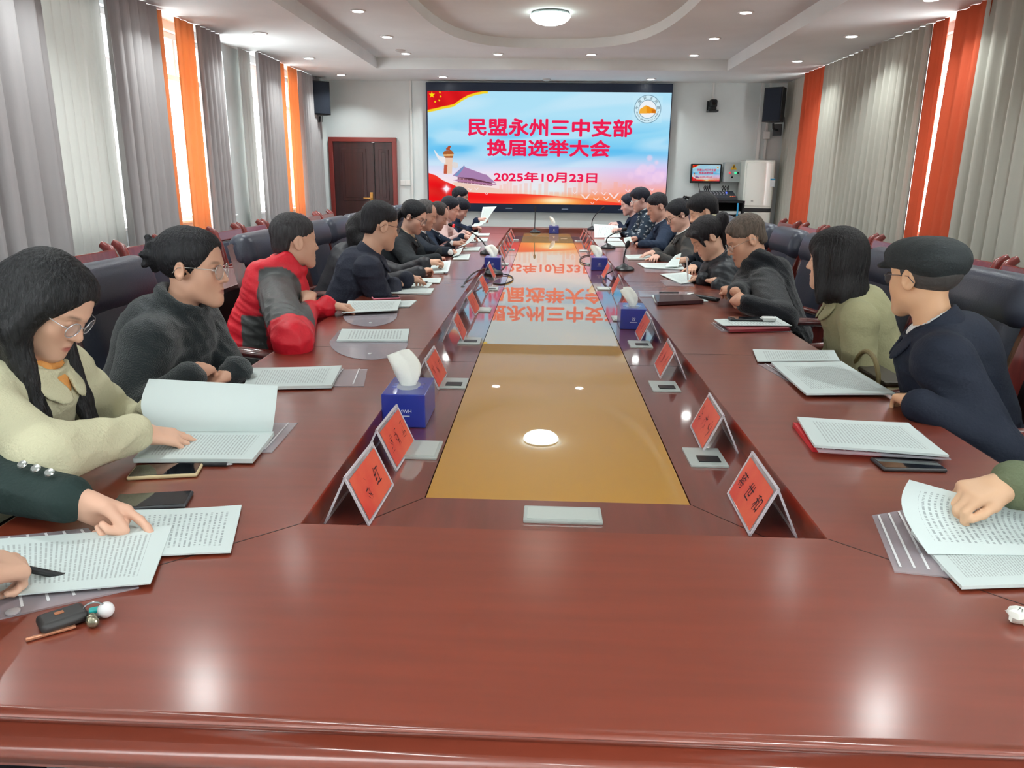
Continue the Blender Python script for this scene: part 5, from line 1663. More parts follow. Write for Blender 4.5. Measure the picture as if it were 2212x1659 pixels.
def const(c):
    l = np.array(lin(c)[:3])
    return lambda V: np.tile(l, (len(V), 1))


def ik(S, W, lu, lf, pole):
    d = W - S; L = np.linalg.norm(d); lu_, lf_ = lu, lf
    if L > (lu + lf) * .985: k = L / ((lu + lf) * .985); lu_, lf_ = lu * k, lf * k
    d /= L; a = (lu_ ** 2 - lf_ ** 2 + L * L) / (2 * L); h = math.sqrt(max(lu_ ** 2 - a * a, 0))
    p = pole - d * np.dot(pole, d); p /= np.linalg.norm(p) + 1e-9
    return S + d * a + p * h


POSES = {'flat': [(8, 12, 8)] * 4 + [(.6, 15)], 'relax': [(22, 26, 16), (26, 32, 20), (30, 36, 22), (32, 38, 24), (.7, 25)],
         'grip': [(40, 50, 30), (46, 56, 34), (50, 58, 36), (52, 58, 36), (.25, 30)], 'write': [(12, 16, 12), (40, 60, 40), (60, 70, 46), (66, 72, 46), (.2, 25)], 'fist': [(66, 78, 48), (72, 82, 50), (74, 82, 50), (72, 80, 48), (.25, 40)],
         'point': [(16, 14, 10), (70, 84, 50), (76, 88, 50), (74, 84, 48), (.12, 62)], 'spread': [(14, 10, 8), (4, 22, 18), (16, 26, 18), (26, 30, 20), (.8, 10)],
         'pen': [(44, 46, 24), (52, 54, 30), (60, 62, 36), (62, 62, 38), (.35, 20)]}


def hand(F, W, d, n, right, pose, sc=1.0, spread=0.0, nails=None):
    """palm, four jointed fingers and a side thumb; d along the hand, n out of its back"""
    d = nrm(d); n = nrm(np.array(n) - d * np.dot(n, d)); lat = np.cross(n, d) * (1 if right else -1)      # towards the thumb
    P = POSES[pose]; W = np.array(W, float)
    bx = [.029, .010, -.0095, -.027]; bd = [.088, .091, .086, .077]; ln = [.070, .078, .072, .056]; rr = [.0088, .0090, .0086, .0076]
    for i in range(4):
        k0 = W + (d * .012 + lat * bx[i] * .62) * sc; kn = W + (d * bd[i] + lat * bx[i]) * sc
        F.cone(k0, kn, .0145 * sc, .0118 * sc, .014 * sc)
    F.cone(W - d * .02 * sc, W + d * .02 * sc, .021 * sc, .020 * sc, .02)
    tips = []
    for i in range(4):
        p = W + (d * bd[i] + lat * bx[i]) * sc; dv = nrm(d + lat * (spread * (1.2 - .8 * i)) * .25)
        ang = 0; nn = n
        for j, fr_ in enumerate((.46, .30, .24)):
            ang += math.radians(P[i][j]); v = dv * math.cos(ang) - nn * math.sin(ang)
            q = p + v * ln[i] * fr_ * sc
            F.cone(p, q, rr[i] * sc * (1 - .07 * j), rr[i] * sc * (.96 - .09 * j), .004 if j else .006); p = q
        tips.append(p)
    op, cu = P[4]; c = math.radians(cu)
    b0 = W + (d * .022 + lat * .018 - n * .006) * sc; dv = nrm(d * (1 - .45 * op) + lat * (.25 + .9 * op) - n * .28)
    p = b0 + dv * .038 * sc; F.cone(b0, p, .0165 * sc, .012 * sc, .014)
    v2 = nrm(dv * math.cos(c) + (d * .7 - lat * .45 - n * .25) * math.sin(c)); q = p + v2 * .031 * sc; F.cone(p, q, .0108 * sc, .0098 * sc, .006)
    v3 = nrm(v2 * math.cos(c * .6) + (d * .6 - lat * .5 - n * .2) * math.sin(c * .6)); r_ = q + v3 * .024 * sc; F.cone(q, r_, .0098 * sc, .0078 * sc, .005)
    tips.append(r_)
    return tips


PCOUNT = [0]


def person(label, H, yaw, pitch=0, roll=0, tyaw=None, hands=(), skin=(206, 158, 128), hair=(24, 22, 24), style='short', coat=(30, 32, 40), coatname='wool', puff=.022,
           shirt=None, trousers=(34, 34, 40), sh=.175, hs=1.0, glasses=None, collar='fold', fold=.006, coatcol=None, pelvis=None, female=False, lean=.24, mouth=None, extra=None,
           far=False, lids=True, bald=0.0, neckdrop=.0, face=1.0, sleeve_short=.0, spine_drop=0.0, open_eye=False):
    H = np.array(H, float); right_side = H[0] > 0
    base = 180.0 if right_side else 0.0
    tyaw = base if tyaw is None else tyaw
    R = frame(yaw, pitch, roll); T = frame(tyaw); Tf = T[:, 1]; Tr = T[:, 0]; Bf = frame(base)[:, 1]
    rt, fw, up = R[:, 0], R[:, 1], R[:, 2]
    hl = lambda x, y, z: H + R @ (np.array([x, y, z]) * hs)
    fwh = nrm([fw[0], fw[1], 0])
    N = H - np.array([0, 0, .158 + neckdrop]) * hs - fwh * (.035 + .03 * math.sin(math.radians(max(0, pitch)))) - Tf * .03
    Pv = np.array([H[0], H[1], .535]) - Bf * lean if pelvis is None else np.array(pelvis, float)
    C_ = N * .62 + Pv * .38 + np.array([0, 0, 0.0]); C_ = C_ - Tf * .01
    root = thing('person', label, 'person', (Pv[0], Pv[1], 0))
    q = .0062 if far else .0034
    S = {}
    for sgn in (1, -1): S[sgn] = N + Tr * sgn * sh * (1 if sgn else 1) - np.array([0, 0, .062 + spine_drop]) - Tf * .012
    up_l, fo_l = .285, .245
    arms = []
    for hd in hands:
        sgn = 1 if hd['r'] else -1
        W = np.array(hd['w'], float); tip = np.array(hd['t'], float)
        pole = np.array(hd.get('pole', (Tr * sgn * .8 - np.array([0, 0, .9]) - Tf * .2)), float)
        E_ = np.array(hd['e'], float) if 'e' in hd else ik(S[sgn], W, up_l, fo_l, pole)
        arms.append((sgn, E_, W, nrm(tip - W), hd))
    have = {a[0] for a in arms}
    for sgn in (1, -1):
        if sgn not in have:
            E_ = S[sgn] - np.array([0, 0, .24]) - Tf * .02 + Tr * sgn * .05
            W = E_ + Tf * .17 - Tr * sgn * .06 - np.array([0, 0, .06])
            arms.append((sgn, E_, W, nrm(Tf - Tr * sgn * .3 - np.array([0, 0, .2])), dict(r=sgn > 0, pose='relax', n=(0, 0, 1))))
    # ---------------- body
    F = Field(); s = hs
    F.ell(hl(0, -.014, .036), np.array([.0735, .093, .084]) * s, R, .02)
    F.ell(hl(0, .038, .036), np.array([.060, .052, .058]) * s, R, .03)
    F.ell(hl(0, .040, -.030), np.array([.0585, .050, .066]) * s, R, .03)
    fj = .92 if female else 1.0
    F.cone(hl(-.034 * fj, .012, -.062), hl(-.012, .070, -.101), .030 * s, .019 * s, .03); F.cone(hl(.034 * fj, .012, -.062), hl(.012, .070, -.101), .030 * s, .019 * s, .03)
    F.ell(hl(0, .058, -.066), np.array([.040, .032, .034]) * s, R, .03)
    F.ell(hl(0, .078, -.102), np.array([.020, .016, .016]) * s, R, .018)
    for sx in (-1, 1):
        F.ell(hl(sx * .038, .060, -.026), np.array([.021, .018, .022]) * s, R, .03)
        F.cone(hl(sx * .010, .088, .022), hl(sx * .046, .070, .024), .010 * s, .009 * s, .012)
    for sx in (-1, 1): F.ell(hl(sx * .031, .094, .003), np.array([.017, .013, .0105]) * s, R, .012, sub=True)
    for sx in (-1, 1): F.ell(hl(sx * .031, .077, .0025), np.array([.0145, .0128, .0105]) * s, R, .004)
    F.cone(hl(0, .086, .012), hl(0, .104, -.026), .0078 * s, .0112 * s, .010); F.ell(hl(0, .106, -.031), np.array([.0125, .0115, .0100]) * s, R, .006)
    for sx in (-1, 1): F.ell(hl(sx * .0125, .094, -.034), np.array([.0088, .0105, .0080]) * s, R, .005)
    F.cone(hl(-.016, .0885, -.0635), hl(.016, .0885, -.0635), .0062 * s, .0062 * s, .006); F.ell(hl(0, .0945, -.0625), np.array([.013, .008, .0055]) * s, R, .004)
    F.ell(hl(0, .0925, -.0745), np.array([.016, .0085, .0062]) * s, R, .006)
    F.cone(hl(-.021, .0995, -.069), hl(.021, .0995, -.069), .0022 * s, .0022 * s, .004, sub=True)
    for sx in (-1, 1):
        er = frame(yaw, pitch, roll) @ np.array(Matrix.Rotation(sx * math.radians(-24), 3, 'Z'))
        F.ell(hl(sx * .0765, -.010, -.002), np.array([.0085, .021, .034]) * s, er, .008)
        F.ell(hl(sx * .085, -.006, .002), np.array([.006, .011, .020]) * s, er, .006, sub=True)
    nk = hl(0, -.022, -.060)
    F.cone(nk, N + np.array([0, 0, -.02]), .052 * s * (.88 if female else 1), .058 * s, .03)
    F.ell(C_, (sh * .86, .095, .20), np.array(frame(tyaw)), .05)
    F.cone(N - [0, 0, .08], Pv + [0, 0, .05], .070, .095, .05)
    F.cone(S[1], S[-1], .048, .048, .05)
    F.ell(Pv, (.155, .12, .10), frame(base), .05)
    Br = frame(base)[:, 0]
    legs = []
    for sgn in (1, -1):
        hp = Pv + Br * sgn * .085; kn = hp + Bf * .40 + np.array([0, 0, -.015]); an = kn + Bf * .03 + np.array([0, 0, -kn[2] + .085])
        legs.append((hp, kn, an))
        F.cone(hp, kn, .07, .05, .04); F.cone(kn, an, .048, .036, .02); F.cone(an - [0, 0, .03], an + Bf * .15 - [0, 0, .045], .038, .028, .02)
    tips = {}
    for (sgn, E_, W, hd_, hd) in arms:
        F.cone(S[sgn], E_, .047, .038, .03); F.cone(E_, W, .037, .0245, .02)
        tips[sgn] = hand(F, W + hd_ * .012, hd_, hd.get('n', (0, 0, 1)), hd['r'], hd.get('pose', 'relax'), hd.get('sc', .97 if not female else .9), hd.get('spread', 0))
    fr = [[(H[i] - .14 * hs, H[i] + .14 * hs) for i in range(3)]]
    for sgn in tips:
        A = np.array(tips[sgn] + [a[2] for a in arms if a[0] == sgn])
        if any(a[0] == sgn and 'w' in a[4] for a in arms):
            fr.append([(A[:, i].min() - .02, A[:, i].max() + .02) for i in range(3)])
    skin = tuple(np.clip(np.array(skin) * .9 + np.array([26, 30, 32]), 0, 255)); sk = np.array(lin(skin)[:3]); lip = np.array(lin(mouth or tuple(np.array(skin) * np.array([.86, .66, .66])))[:3]); hr = np.array(lin(hair)[:3])
    dark = np.array(lin((38, 28, 26))[:3])

    def scol(V):
        L = (V - H) @ R / hs; x, y, z = L.T; c = np.tile(sk, (len(V), 1)); ax_ = np.abs(x); y = np.where((np.abs(L).max(1) < .14), y, -9.0)
        ruddy = np.exp(-((ax_ - .036) / .02) ** 2 - ((z + .03) / .022) ** 2) * (y > .03)
        c = c * (1 - .25 * ruddy[:, None]) + (.25 * ruddy)[:, None] * sk * np.array([1.08, .78, .74])
        frontal = (y > .055)
        w = np.exp(-(x / (.019 - 12 * (z + .069) ** 2 * 10)) ** 4 - ((z + .069) / .0088) ** 4) * (y > .080)
        c = c * (1 - .8 * w[:, None]) + .8 * w[:, None] * lip
        b = np.exp(-((ax_ - .032) / .017) ** 4 - ((z - .0225 - .004 * np.sin((ax_ - .01) * 60)) / .0042) ** 2) * frontal
        c = c * (1 - .75 * b[:, None]) + .75 * b[:, None] * (hr * .7 + sk * .12)
        if open_eye:
            e = np.exp(-((ax_ - .031) / .0125) ** 4 - ((z - .002) / .0050) ** 4) * (y > .074)
            c = c * (1 - .9 * e[:, None]) + .9 * e[:, None] * np.array(lin((222, 214, 206))[:3])
            e = np.exp(-((ax_ - .030) / .0058) ** 4 - ((z - .002) / .0056) ** 4) * (y > .074)
            c = c * (1 - e[:, None]) + e[:, None] * np.array(lin((30, 20, 18))[:3])
            e = np.exp(-((ax_ - .031) / .0145) ** 4 - ((z - .0075) / .0022) ** 2) * (y > .07)
        else:
            e = np.exp(-((ax_ - .031) / .0135) ** 4 - ((z + .0035) / .0022) ** 2) * (y > .07)
        c = c * (1 - .9 * e[:, None]) + .9 * e[:, None] * dark
        if style in ('short', 'crop', 'balding'):     # cropped hair shows on the scalp itself
            hm = np.clip((z - .045 + .55 * np.maximum(y, 0)) / .02, 0, 1) * (y < .05) * 0
            c = c * (1 - hm[:, None]) + hm[:, None] * hr
        return c
    field_obj('body', F, SKINM, root, q, .016, fr, scol, None, 1)
    # ---------------- hair
    hm = mat('hair_%d_%d_%d' % hair, tuple(int(c * .72) for c in hair), .48, spec=.3, bump=.7, bscale=60, bstretch=(3, 3, .6), vary=.35, vscale=30, vcol=tuple(min(255, c + 6) for c in hair))
    if style != 'cap':
        G = Field(); g = {'crop': .0055, 'balding': .006, 'short': .009}.get(style, .011)
        zc_ = .049 if style in ('short', 'crop', 'balding') else .042
        G.ell(hl(0, -.016, zc_), np.array([.0735 + g, .094 + g, .081 + g]) * s, R, .01)
        G.ell(hl(0, .034, .062), np.array([.058 + g, .044 + g, .040 + g]) * s, R, .03)
        if style in ('short', 'thick', 'crop', 'balding'):
            G.ell(hl(0, -.066, -.014), np.array([.057, .040, .056]) * s, R, .02)
            if style == 'thick':
                G.ell(hl(0, .010, .085), np.array([.078, .088, .056]) * s, R, .03); G.ell(hl(0, .068, .082), np.array([.055, .034, .026]) * s, R, .02)
            G.ell(hl(0, .135, -.006), np.array([.076, .088, {'thick': .076, 'short': .090, 'crop': .100, 'balding': .106}[style]]) * s, R, .012, sub=True)
            if style == 'balding':
                G.ell(hl(0, .085, .075), np.array([.052, .062, .060]) * s, R, .02, sub=True)
            for sx in (-1, 1):
                G.ell(hl(sx * .085, .004, -.010), np.array([.030, .030, .036]) * s, R, .012, sub=True)
                G.ell(hl(sx * .075, .075, -.03), np.array([.04, .042, .06]) * s, R, .012, sub=True)
            G.clip(hl(0, -.06, -.062), R @ np.array([0, .55, -1.0])); G.clip(hl(0, .0, -.052), R @ np.array([0, .0, -1.0]))
        else:
            if style in ('long', 'tied', 'bun', 'clip', 'pony'):
                G.ell(hl(0, .112 if style != 'long' else .132, -.010 if style != 'long' else -.004), np.array([.086 if style != 'long' else .068, .072 if style != 'long' else .082, .092]) * s, R, .012, sub=True)
            if style == 'bob':
                G.ell(hl(0, -.02, -.02), np.array([.098, .108, .135]) * s, R, .03)
                G.ell(hl(0, -.03, -.12), np.array([.108, .100, .075]) * s, R, .03)
                G.ell(hl(0, .050, .055), np.array([.074, .055, .052]) * s, R, .02)
                for sx in (-1, 1): G.cone(hl(sx * .075, .045, .03), hl(sx * .088, .035, -.16), .028 * s, .016 * s, .02)
                G.ell(hl(0, .125, -.060), np.array([.066, .085, .105]) * s, R, .012, sub=True)
                for k_ in range(7):
                    a = -.2 - k_ * .42; G.cone(hl(.085 * math.cos(a), -.02 + .085 * math.sin(a), -.14), hl(.12 * math.cos(a), -.02 + .12 * math.sin(a), -.20 + .012 * (k_ % 3)), .020 * s, .006 * s, .02)
            if style == 'long':
                for sx in (-1, 1):
                    G.cone(hl(sx * .018, .056, .098), hl(sx * .066, .046, .035), .011 * s, .014 * s, .02); G.cone(hl(sx * .066, .046, .035), hl(sx * .080, .018, -.05), .014 * s, .018 * s, .02)
                    G.cone(hl(sx * .062, .020, .055), hl(sx * .080, .0, -.06), .026 * s, .030 * s, .03)
                    b0 = hl(sx * .078, .0, -.07); G.cone(b0, b0 + np.array([0, 0, -.20]) + Tf * .03 + Tr * sx * .01, .032 * s, .026 * s, .03)
                    b1 = b0 + np.array([0, 0, -.20]) + Tf * .03 + Tr * sx * .01; G.cone(b1, b1 + np.array([0, 0, -.17]) + Tf * .05, .026 * s, .012 * s, .02); G.cone(b1 + Tr * .02, b1 + np.array([0, 0, -.20]) + Tf * .075 + Tr * .03, .014 * s, .005 * s, .01)
                    b2 = hl(sx * .050, -.07, -.03); G.cone(b2, b2 + np.array([0, 0, -.26]), .045 * s, .034 * s, .03)
                G.cone(hl(0, -.09, .0), hl(0, -.09, .0) + np.array([0, 0, -.28]), .055 * s, .04 * s, .03)
            if style in ('tied', 'bun', 'clip', 'pony'):
                for sx in (-1, 1): G.ell(hl(sx * .083, -.002, -.012), np.array([.022, .020, .034]) * s, R, .010, sub=True)
                G.clip(hl(0, .0, -.060), R @ np.array([0, .35, -1.0]))
            if style == 'bun':
                c0 = hl(0, -.115, .035); G.ell(c0, np.array([.045, .036, .045]) * s, R, .015)
                for k_ in range(9):
                    a = k_ * .7; G.cone(c0, c0 + R @ (np.array([.048 * math.cos(a), -.022 + .02 * (k_ % 2), .052 * math.sin(a)]) * s), .022 * s, .011 * s, .012)
            if style == 'clip':
                G.ell(hl(0, -.105, .02), np.array([.036, .030, .05]) * s, R, .02)
            if style == 'pony':
                c0 = hl(0, -.10, .055); G.ell(c0, np.array([.034, .03, .03]) * s, R, .012)
                c1 = c0 + R @ np.array([0, -.045, -.012]); G.cone(c0, c1, .026 * s, .034 * s, .02); c2 = c1 + np.array([0, 0, -.10]) - fwh * .03; G.cone(c1, c2, .036 * s, .032 * s, .02); G.cone(c2, c2 + np.array([0, 0, -.13]) + fwh * .02, .032 * s, .012 * s, .02)
                for sx in (-1, 1): G.cone(hl(sx * .055, .065, .07), hl(sx * .074, .060, -.02), .018 * s, .007 * s, .012)
                G.cone(hl(-.05, .082, .075), hl(.05, .080, .07), .017 * s, .017 * s, .02)
            if style == 'tied':
                G.ell(hl(0, -.11, -.01), np.array([.03, .03, .035]) * s, R, .02); 
                G.cone(hl(0, -.115, -.02), hl(0, -.13, -.12), .026 * s, .016 * s, .02)

        def strands(V):
            L = (V - H) @ R; a = np.arctan2(L[:, 0], L[:, 1] + .02)
            return .0006 * np.sin(70 * a + 9 * L[:, 2] * 10) + .0008 * np.sin(31 * a + 40 * L[:, 2] + 2)
        field_obj('hair', G, hm, root, .0055 if not far else .0075, .0055 if not far else .0075, (), None, strands, 1)
    # ---------------- coat
    Cm = cloth_mat(coatname, **{'wool': dict(rough=.85, bump=.35, bscale=160, spec=.2), 'leather': dict(rough=.28, bump=.25, bscale=40, spec=.6), 'shell': dict(rough=.5, bump=.2, bscale=60, spec=.4), 'fleece': dict(rough=.9, bump=.6, bscale=240, spec=.1, sheen=.3), 'cotton': dict(rough=.8, bump=.25, bscale=200, spec=.25)}[coatname])
    J = Field(); p = puff
    J.ell(C_, (sh * .86 + p, .095 + p * 1.2, .19 + p), frame(tyaw), .05)
    J.ell(C_ * .55 + Pv * .45, (.150 + p, .115 + p, .17), frame((tyaw + base) / 2 if abs(tyaw - base) < 180 else base), .05)
    J.cone(N - [0, 0, .07], Pv + [0, 0, .05], .082 + p, .10 + p, .05)
    J.ell(Pv + [0, 0, .02], (.165 + p, .13 + p, .12), frame(base), .05)
    for sgn in (1, -1):
        J.cone(N + Tr * sgn * .05 - [0, 0, .035], S[sgn], .050 + p * .5, .058 + p * .6, .04)
    for (sgn, E_, W, hd_, hd) in arms:
        cut = hd.get('cut', .0); fd = nrm(W - E_); W2 = W - fd * (.012 + cut)
        J.cone(S[sgn], E_, .052 + p * .9, .044 + p * .75, .03); J.cone(E_, W2, .044 + p * .75, .033 + p * .38, .025)
        if hd.get('cuff', True): J.cone(W2 - fd * .035, W2, .034 + p * .42, .035 + p * .42, .004)
    cn = nrm(nk - N) ; cbase = N + cn * .02
    if collar in ('stand', 'hood'): J.ring(N + cn * .03, cn + Tf * .15, .070, .010 + p * .25, .030, .015)
    if collar == 'hood':
        J.ring(N + cn * .035 - Tf * .035, nrm(cn - Tf * .75), .092, .022 + p * .4, .030, .03); J.ell(N - Tf * .115 - [0, 0, .035], (.11, .055, .095), frame(tyaw), .04)
    for sgn in (1, -1): pass
    # neck opening
    J.cone(cbase + Tf * .01, cbase + cn * .12 + Tf * .02, .056, .075, .008, sub=True)
    if shirt is not None:
        J.cone(N + Tf * .105 + [0, 0, .02], N + Tf * .150 - [0, 0, .17], .058, .014, .010, sub=True)
    disp = folds(fold, 1.0, PCOUNT[0] * 1.7)
    field_obj('jacket' if not far or True else 'jacket', J, Cm, root, .0075 if not far else .010, .0075 if not far else .010, (), coatcol(H, R, T, N, S, C_, Pv, arms) if coatcol else const(coat), disp, 1)
    if collar == 'fold':
        K = Field(); ax0 = nrm(cn + Tf * .45)
        K.ring(N + cn * .012 + Tf * .006, ax0, .070 + p * .3, .0065, .024, .012)
        for sgn in (1, -1):
            Rw = np.stack([nrm(Tr * sgn * .8 + Tf * .45 - np.array([0, 0, .35])), nrm(np.cross(nrm(Tr * sgn * .2 + Tf + np.array([0, 0, .55])), nrm(Tr * sgn * .8 + Tf * .45 - np.array([0, 0, .35])))), nrm(Tr * sgn * .2 + Tf + np.array([0, 0, .55]))], 1)
            K.ell(N + Tf * (.076 + p * .55) + Tr * sgn * .052 - [0, 0, .048], (.031, .058, .0075), Rw, .014)
        K.cone(cbase + Tf * .06 + [0, 0, .06], cbase + Tf * .16 - [0, 0, .02], .030, .030, .006, sub=True)
        field_obj('collar', K, Cm, root, .005 if not far else .008, .005 if not far else .008, (), const(coat) if not coatcol else coatcol(H, R, T, N, S, C_, Pv, arms), None, 1)
    # ---------------- shirt in the opening
    if shirt is not None:
        K = Field()
        K.ell(C_ + Tf * .006, (sh * .80, .097 + p * .8, .19), frame(tyaw), .04); K.cone(N - [0, 0, .075], Pv + [0, 0, .1], .080 + p * .6, .09, .04)
        K.ring(N + cn * .020 + Tf * .006, cn + Tf * .35, .060, .007, .020, .01)
        for sgn in (1, -1): K.cone(N + Tf * .062 + Tr * sgn * .024 + [0, 0, .005], N + Tf * .088 + Tr * sgn * .034 - [0, 0, .045], .014, .006, .01)
        for (sgn, E_, W, hd_, hd) in arms:
            if hd.get('shirtcuff'): fd = nrm(W - E_); K.cone(W - fd * .03, W + fd * .004, .033, .034, .004)
        field_obj('shirt', K, cloth_mat('cotton'), root, .0085, .0085, (), const(shirt), folds(.003, 1.2, 3), 1)
    # ---------------- trousers and shoes
    K = Field(); K.ell(Pv, (.17, .135, .105), frame(base), .05)
    for (hp, kn, an) in legs: K.cone(hp, kn, .082, .064, .04); K.cone(kn, an + np.array([0, 0, .02]), .062, .052, .02)
    field_obj('trousers', K, cloth_mat('cotton'), root, .016, .016, (), const(trousers), None, 1)
    for (hp, kn, an) in legs:
        K = Field(); K.cone(an + Bf * -.03 + [0, 0, -.03], an + Bf * .17 - [0, 0, .038], .046, .040, .03); K.clip(an - [0, 0, .083], (0, 0, -1))
        field_obj('shoe', K, cloth_mat('leather'), root, .013, .013, (), const((22, 22, 24)), None, 1)
    # ---------------- glasses
    if glasses:
        col, rx, rz_ = glasses
        gm = mat('glasses_%d_%d_%d' % col, col, .25, .7 if max(col) > 120 else .1, spec=.6)
        b = MB()
        for sx in (-1, 1):
            pts = [hl(sx * (.0325 + .9 * rx * math.cos(a)), .106 - abs(.0325 + rx * math.cos(a)) * .16, -.004 + rz_ * math.sin(a)) for a in np.linspace(0, 2 * PI, 26, endpoint=False)]
            b.tube(pts, .0013 if not far else .002, 6, closed=True)
            b.tube([hl(sx * (.0325 + rx * .95), .097, .004), hl(sx * .070, .086, .008), hl(sx * .080, .02, .010), hl(sx * .081, -.012, .008), hl(sx * .077, -.032, -.012)], .0012 if not far else .002, 6)
        b.tube([hl(-.012, .1045, .002), hl(0, .108, .004), hl(.012, .1045, .002)], .0012, 6)
        go = obj('glasses', b, gm, root, smooth=60)
        b = MB()
        for sx in (-1, 1):
            pts = [hl(sx * (.0325 + .9 * rx * math.cos(a)), .1055 - abs(.0325 + rx * math.cos(a)) * .16, -.004 + rz_ * math.sin(a)) for a in np.linspace(0, 2 * PI, 20, endpoint=False)]
            n0 = len(b.v); b.add([tuple(x) for x in pts] + [tuple(np.array(x) - fw * .0012) for x in pts], [tuple(range(20)), tuple(range(39, 19, -1))] + [(i, 20 + i, 20 + (i + 1) % 20, (i + 1) % 20) for i in range(20)])
        obj('lens', b, mat_clear('spectacle_lens', (240, 244, 248), .10, .02), go, smooth=0)
    PCOUNT[0] += 1
    return dict(root=root, hl=hl, R=R, N=N, S=S, T=T, C=C_, arms=arms, tips=tips, H=H, cn=cn, Pv=Pv)


def hz(px, py, z): return at_z(px, py, z)


def hh(px, py, y, zmin=.795):
    P = at_y(px, py, y)
    return P if P[2] > zmin else at_z(px, py, zmin)


def D(**k): return k
# ------------------------------------------------------------------ the people, near to far, window side first
PPL = {}


def redjacket(H, R, T, N, S, C_, Pv, arms):
    red = np.array(lin((202, 30, 46))[:3]); gr = np.array(lin((78, 80, 80))[:3]); Tf, Tr = T[:, 1], T[:, 0]

    def fn(V):
        c = np.tile(red, (len(V), 1)); g = np.zeros(len(V), bool)
        dn = np.linalg.norm((V - N)[:, :2], axis=1)
        for (sgn, E_, W, _, _) in arms:
            v = E_ - S[sgn]; t = ((V - S[sgn]) @ v) / (v @ v); d = np.linalg.norm(V - S[sgn] - np.clip(t, -.2, 1)[:, None] * v, axis=1)
            up = (V - S[sgn] - t[:, None] * v)[:, 2]
            g |= (t > -.35) & (t < .74 + 1.6 * up) & (d < .12) & ((V - S[sgn]) @ Tf > -.085)
        g &= (dn > .075)
        side = (V[:, 2] < C_[2] - .02) & ((V - C_) @ Tf < .0) & ((V - C_) @ Tf > -.115)
        g |= side & (np.abs((V - C_) @ Tr) > .06)
        c[g] = gr
        return c
    return fn


def mottled(a, b_, f, thr=0.0, soft=.3):
    A, B = np.array(lin(a)[:3]), np.array(lin(b_)[:3])

    def outer(H, R, T, N, S, C_, Pv, arms):
        def fn(V):
            x, y, z = V.T * f
            w = np.sin(x * 1.3 + 2 * np.sin(y * .9 + z)) + np.sin(y * 1.7 + 2 * np.sin(z * 1.1)) + np.sin(z * 2.1 + 1.6 * np.sin(x * 1.2 + y))
            m = np.clip((w - thr) / soft, 0, 1)[:, None]
            return A * (1 - m) + B * m
        return fn
    return outer


# left side ---------------------------------------------------------
PPL['A'] = person('person at the near left picture edge, only a hand holding a black pen in view', (-1.16, .62, 1.12), 5, 30, hands=[D(r=True, w=hz(-85, 1243, .84), t=hz(45, 1216, .805), pose='write', n=(0, -.8, .6), cut=.01)], coat=(60, 50, 46), skin=(196, 146, 118))
PPL['B'] = person('person in a dark green leather sleeve with silver snaps, pointing at the sheet', (-1.30, 1.20, 1.12), 0, 30, hands=[D(r=False, w=hz(150, 1078, .825), t=hz(268, 1128, .775), pose='point', n=(.1, 1, .12), cut=-.005)], coat=(30, 46, 44), coatname='leather', skin=(206, 152, 124), puff=.020, pelvis=(-1.5, 1.2, .535))
PPL['C'] = person('woman in a cream jacket with long dark hair and glasses, reading a booklet', at_y(104, 655, 1.75), -4, 36, 4, tyaw=4, female=True, style='long', coat=(206, 202, 170), coatname='wool', puff=.024, shirt=(214, 150, 84),
                  glasses=((214, 214, 220), .024, .021), skin=(212, 158, 128), mouth=(170, 72, 72), hair=(30, 30, 32),
                  hands=[D(r=True, w=hz(292, 935, .825), t=hz(405, 948, .785), pose='spread', n=(.1, -.25, 1), spread=.5, e=hz(95, 985, .86)), D(r=False, w=at_y(345, 880, 1.93), t=at_y(420, 850, 1.93), pose='grip', n=(.2, .5, .6))], sh=.165, hs=.95)
PPL['D'] = person('woman in a black fur coat with a hair bun and glasses, arms crossed', at_y(415, 578, 2.45), 2, 4, 0, tyaw=0, female=True, style='bun', coat=(34, 40, 42), coatname='fleece', puff=.034, glasses=((210, 205, 200), .025, .024), skin=(198, 142, 112), mouth=(150, 84, 76), open_eye=True, hair=(26, 26, 30),
                  hands=[D(r=False, w=hz(510, 800, .80), t=hz(455, 826, .775), pose='relax', n=(-.1, -.2, 1)), D(r=True, w=hz(415, 812, .82), t=hz(470, 776, .83), pose='relax', n=(.2, -.3, 1))], collar='stand', sh=.175, fold=.007)
PPL['E'] = person('man in a red and grey hooded jacket looking towards the screen', at_y(636, 522, 3.7), 40, 2, 0, tyaw=12, style='crop', coat=(202, 30, 46), coatname='shell', puff=.036, coatcol=redjacket, collar='hood', skin=(204, 150, 120), hair=(56, 54, 56), hs=1.04,
                  hands=[D(r=False, w=hz(706, 660, .81), t=hz(765, 666, .785), pose='grip', n=(.1, .5, .8)), D(r=True, w=at_y(668, 668, 3.55), t=at_y(666, 610, 3.66), pose='fist', n=(.2, -.9, .1), e=hz(632, 735, .80), cut=.03)], fold=.009)
PPL['F'] = person('man in a dark navy jacket with glasses and a thinning crown, turned to the screen', at_y(820, 488, 4.35), 38, 12, 0, tyaw=15, style='crop', coat=(40, 44, 58), coatname='cotton', puff=.026, glasses=((40, 40, 44), .024, .020), skin=(206, 152, 122), hair=(34, 33, 38), hs=1.04,
                  hands=[D(r=True, w=hz(852, 612, .805), t=hz(890, 614, .775), pose='pen', n=(0, -.2, 1)), D(r=False, w=hz(880, 600, .83), t=hz(925, 600, .80), pose='relax')], collar='fold')
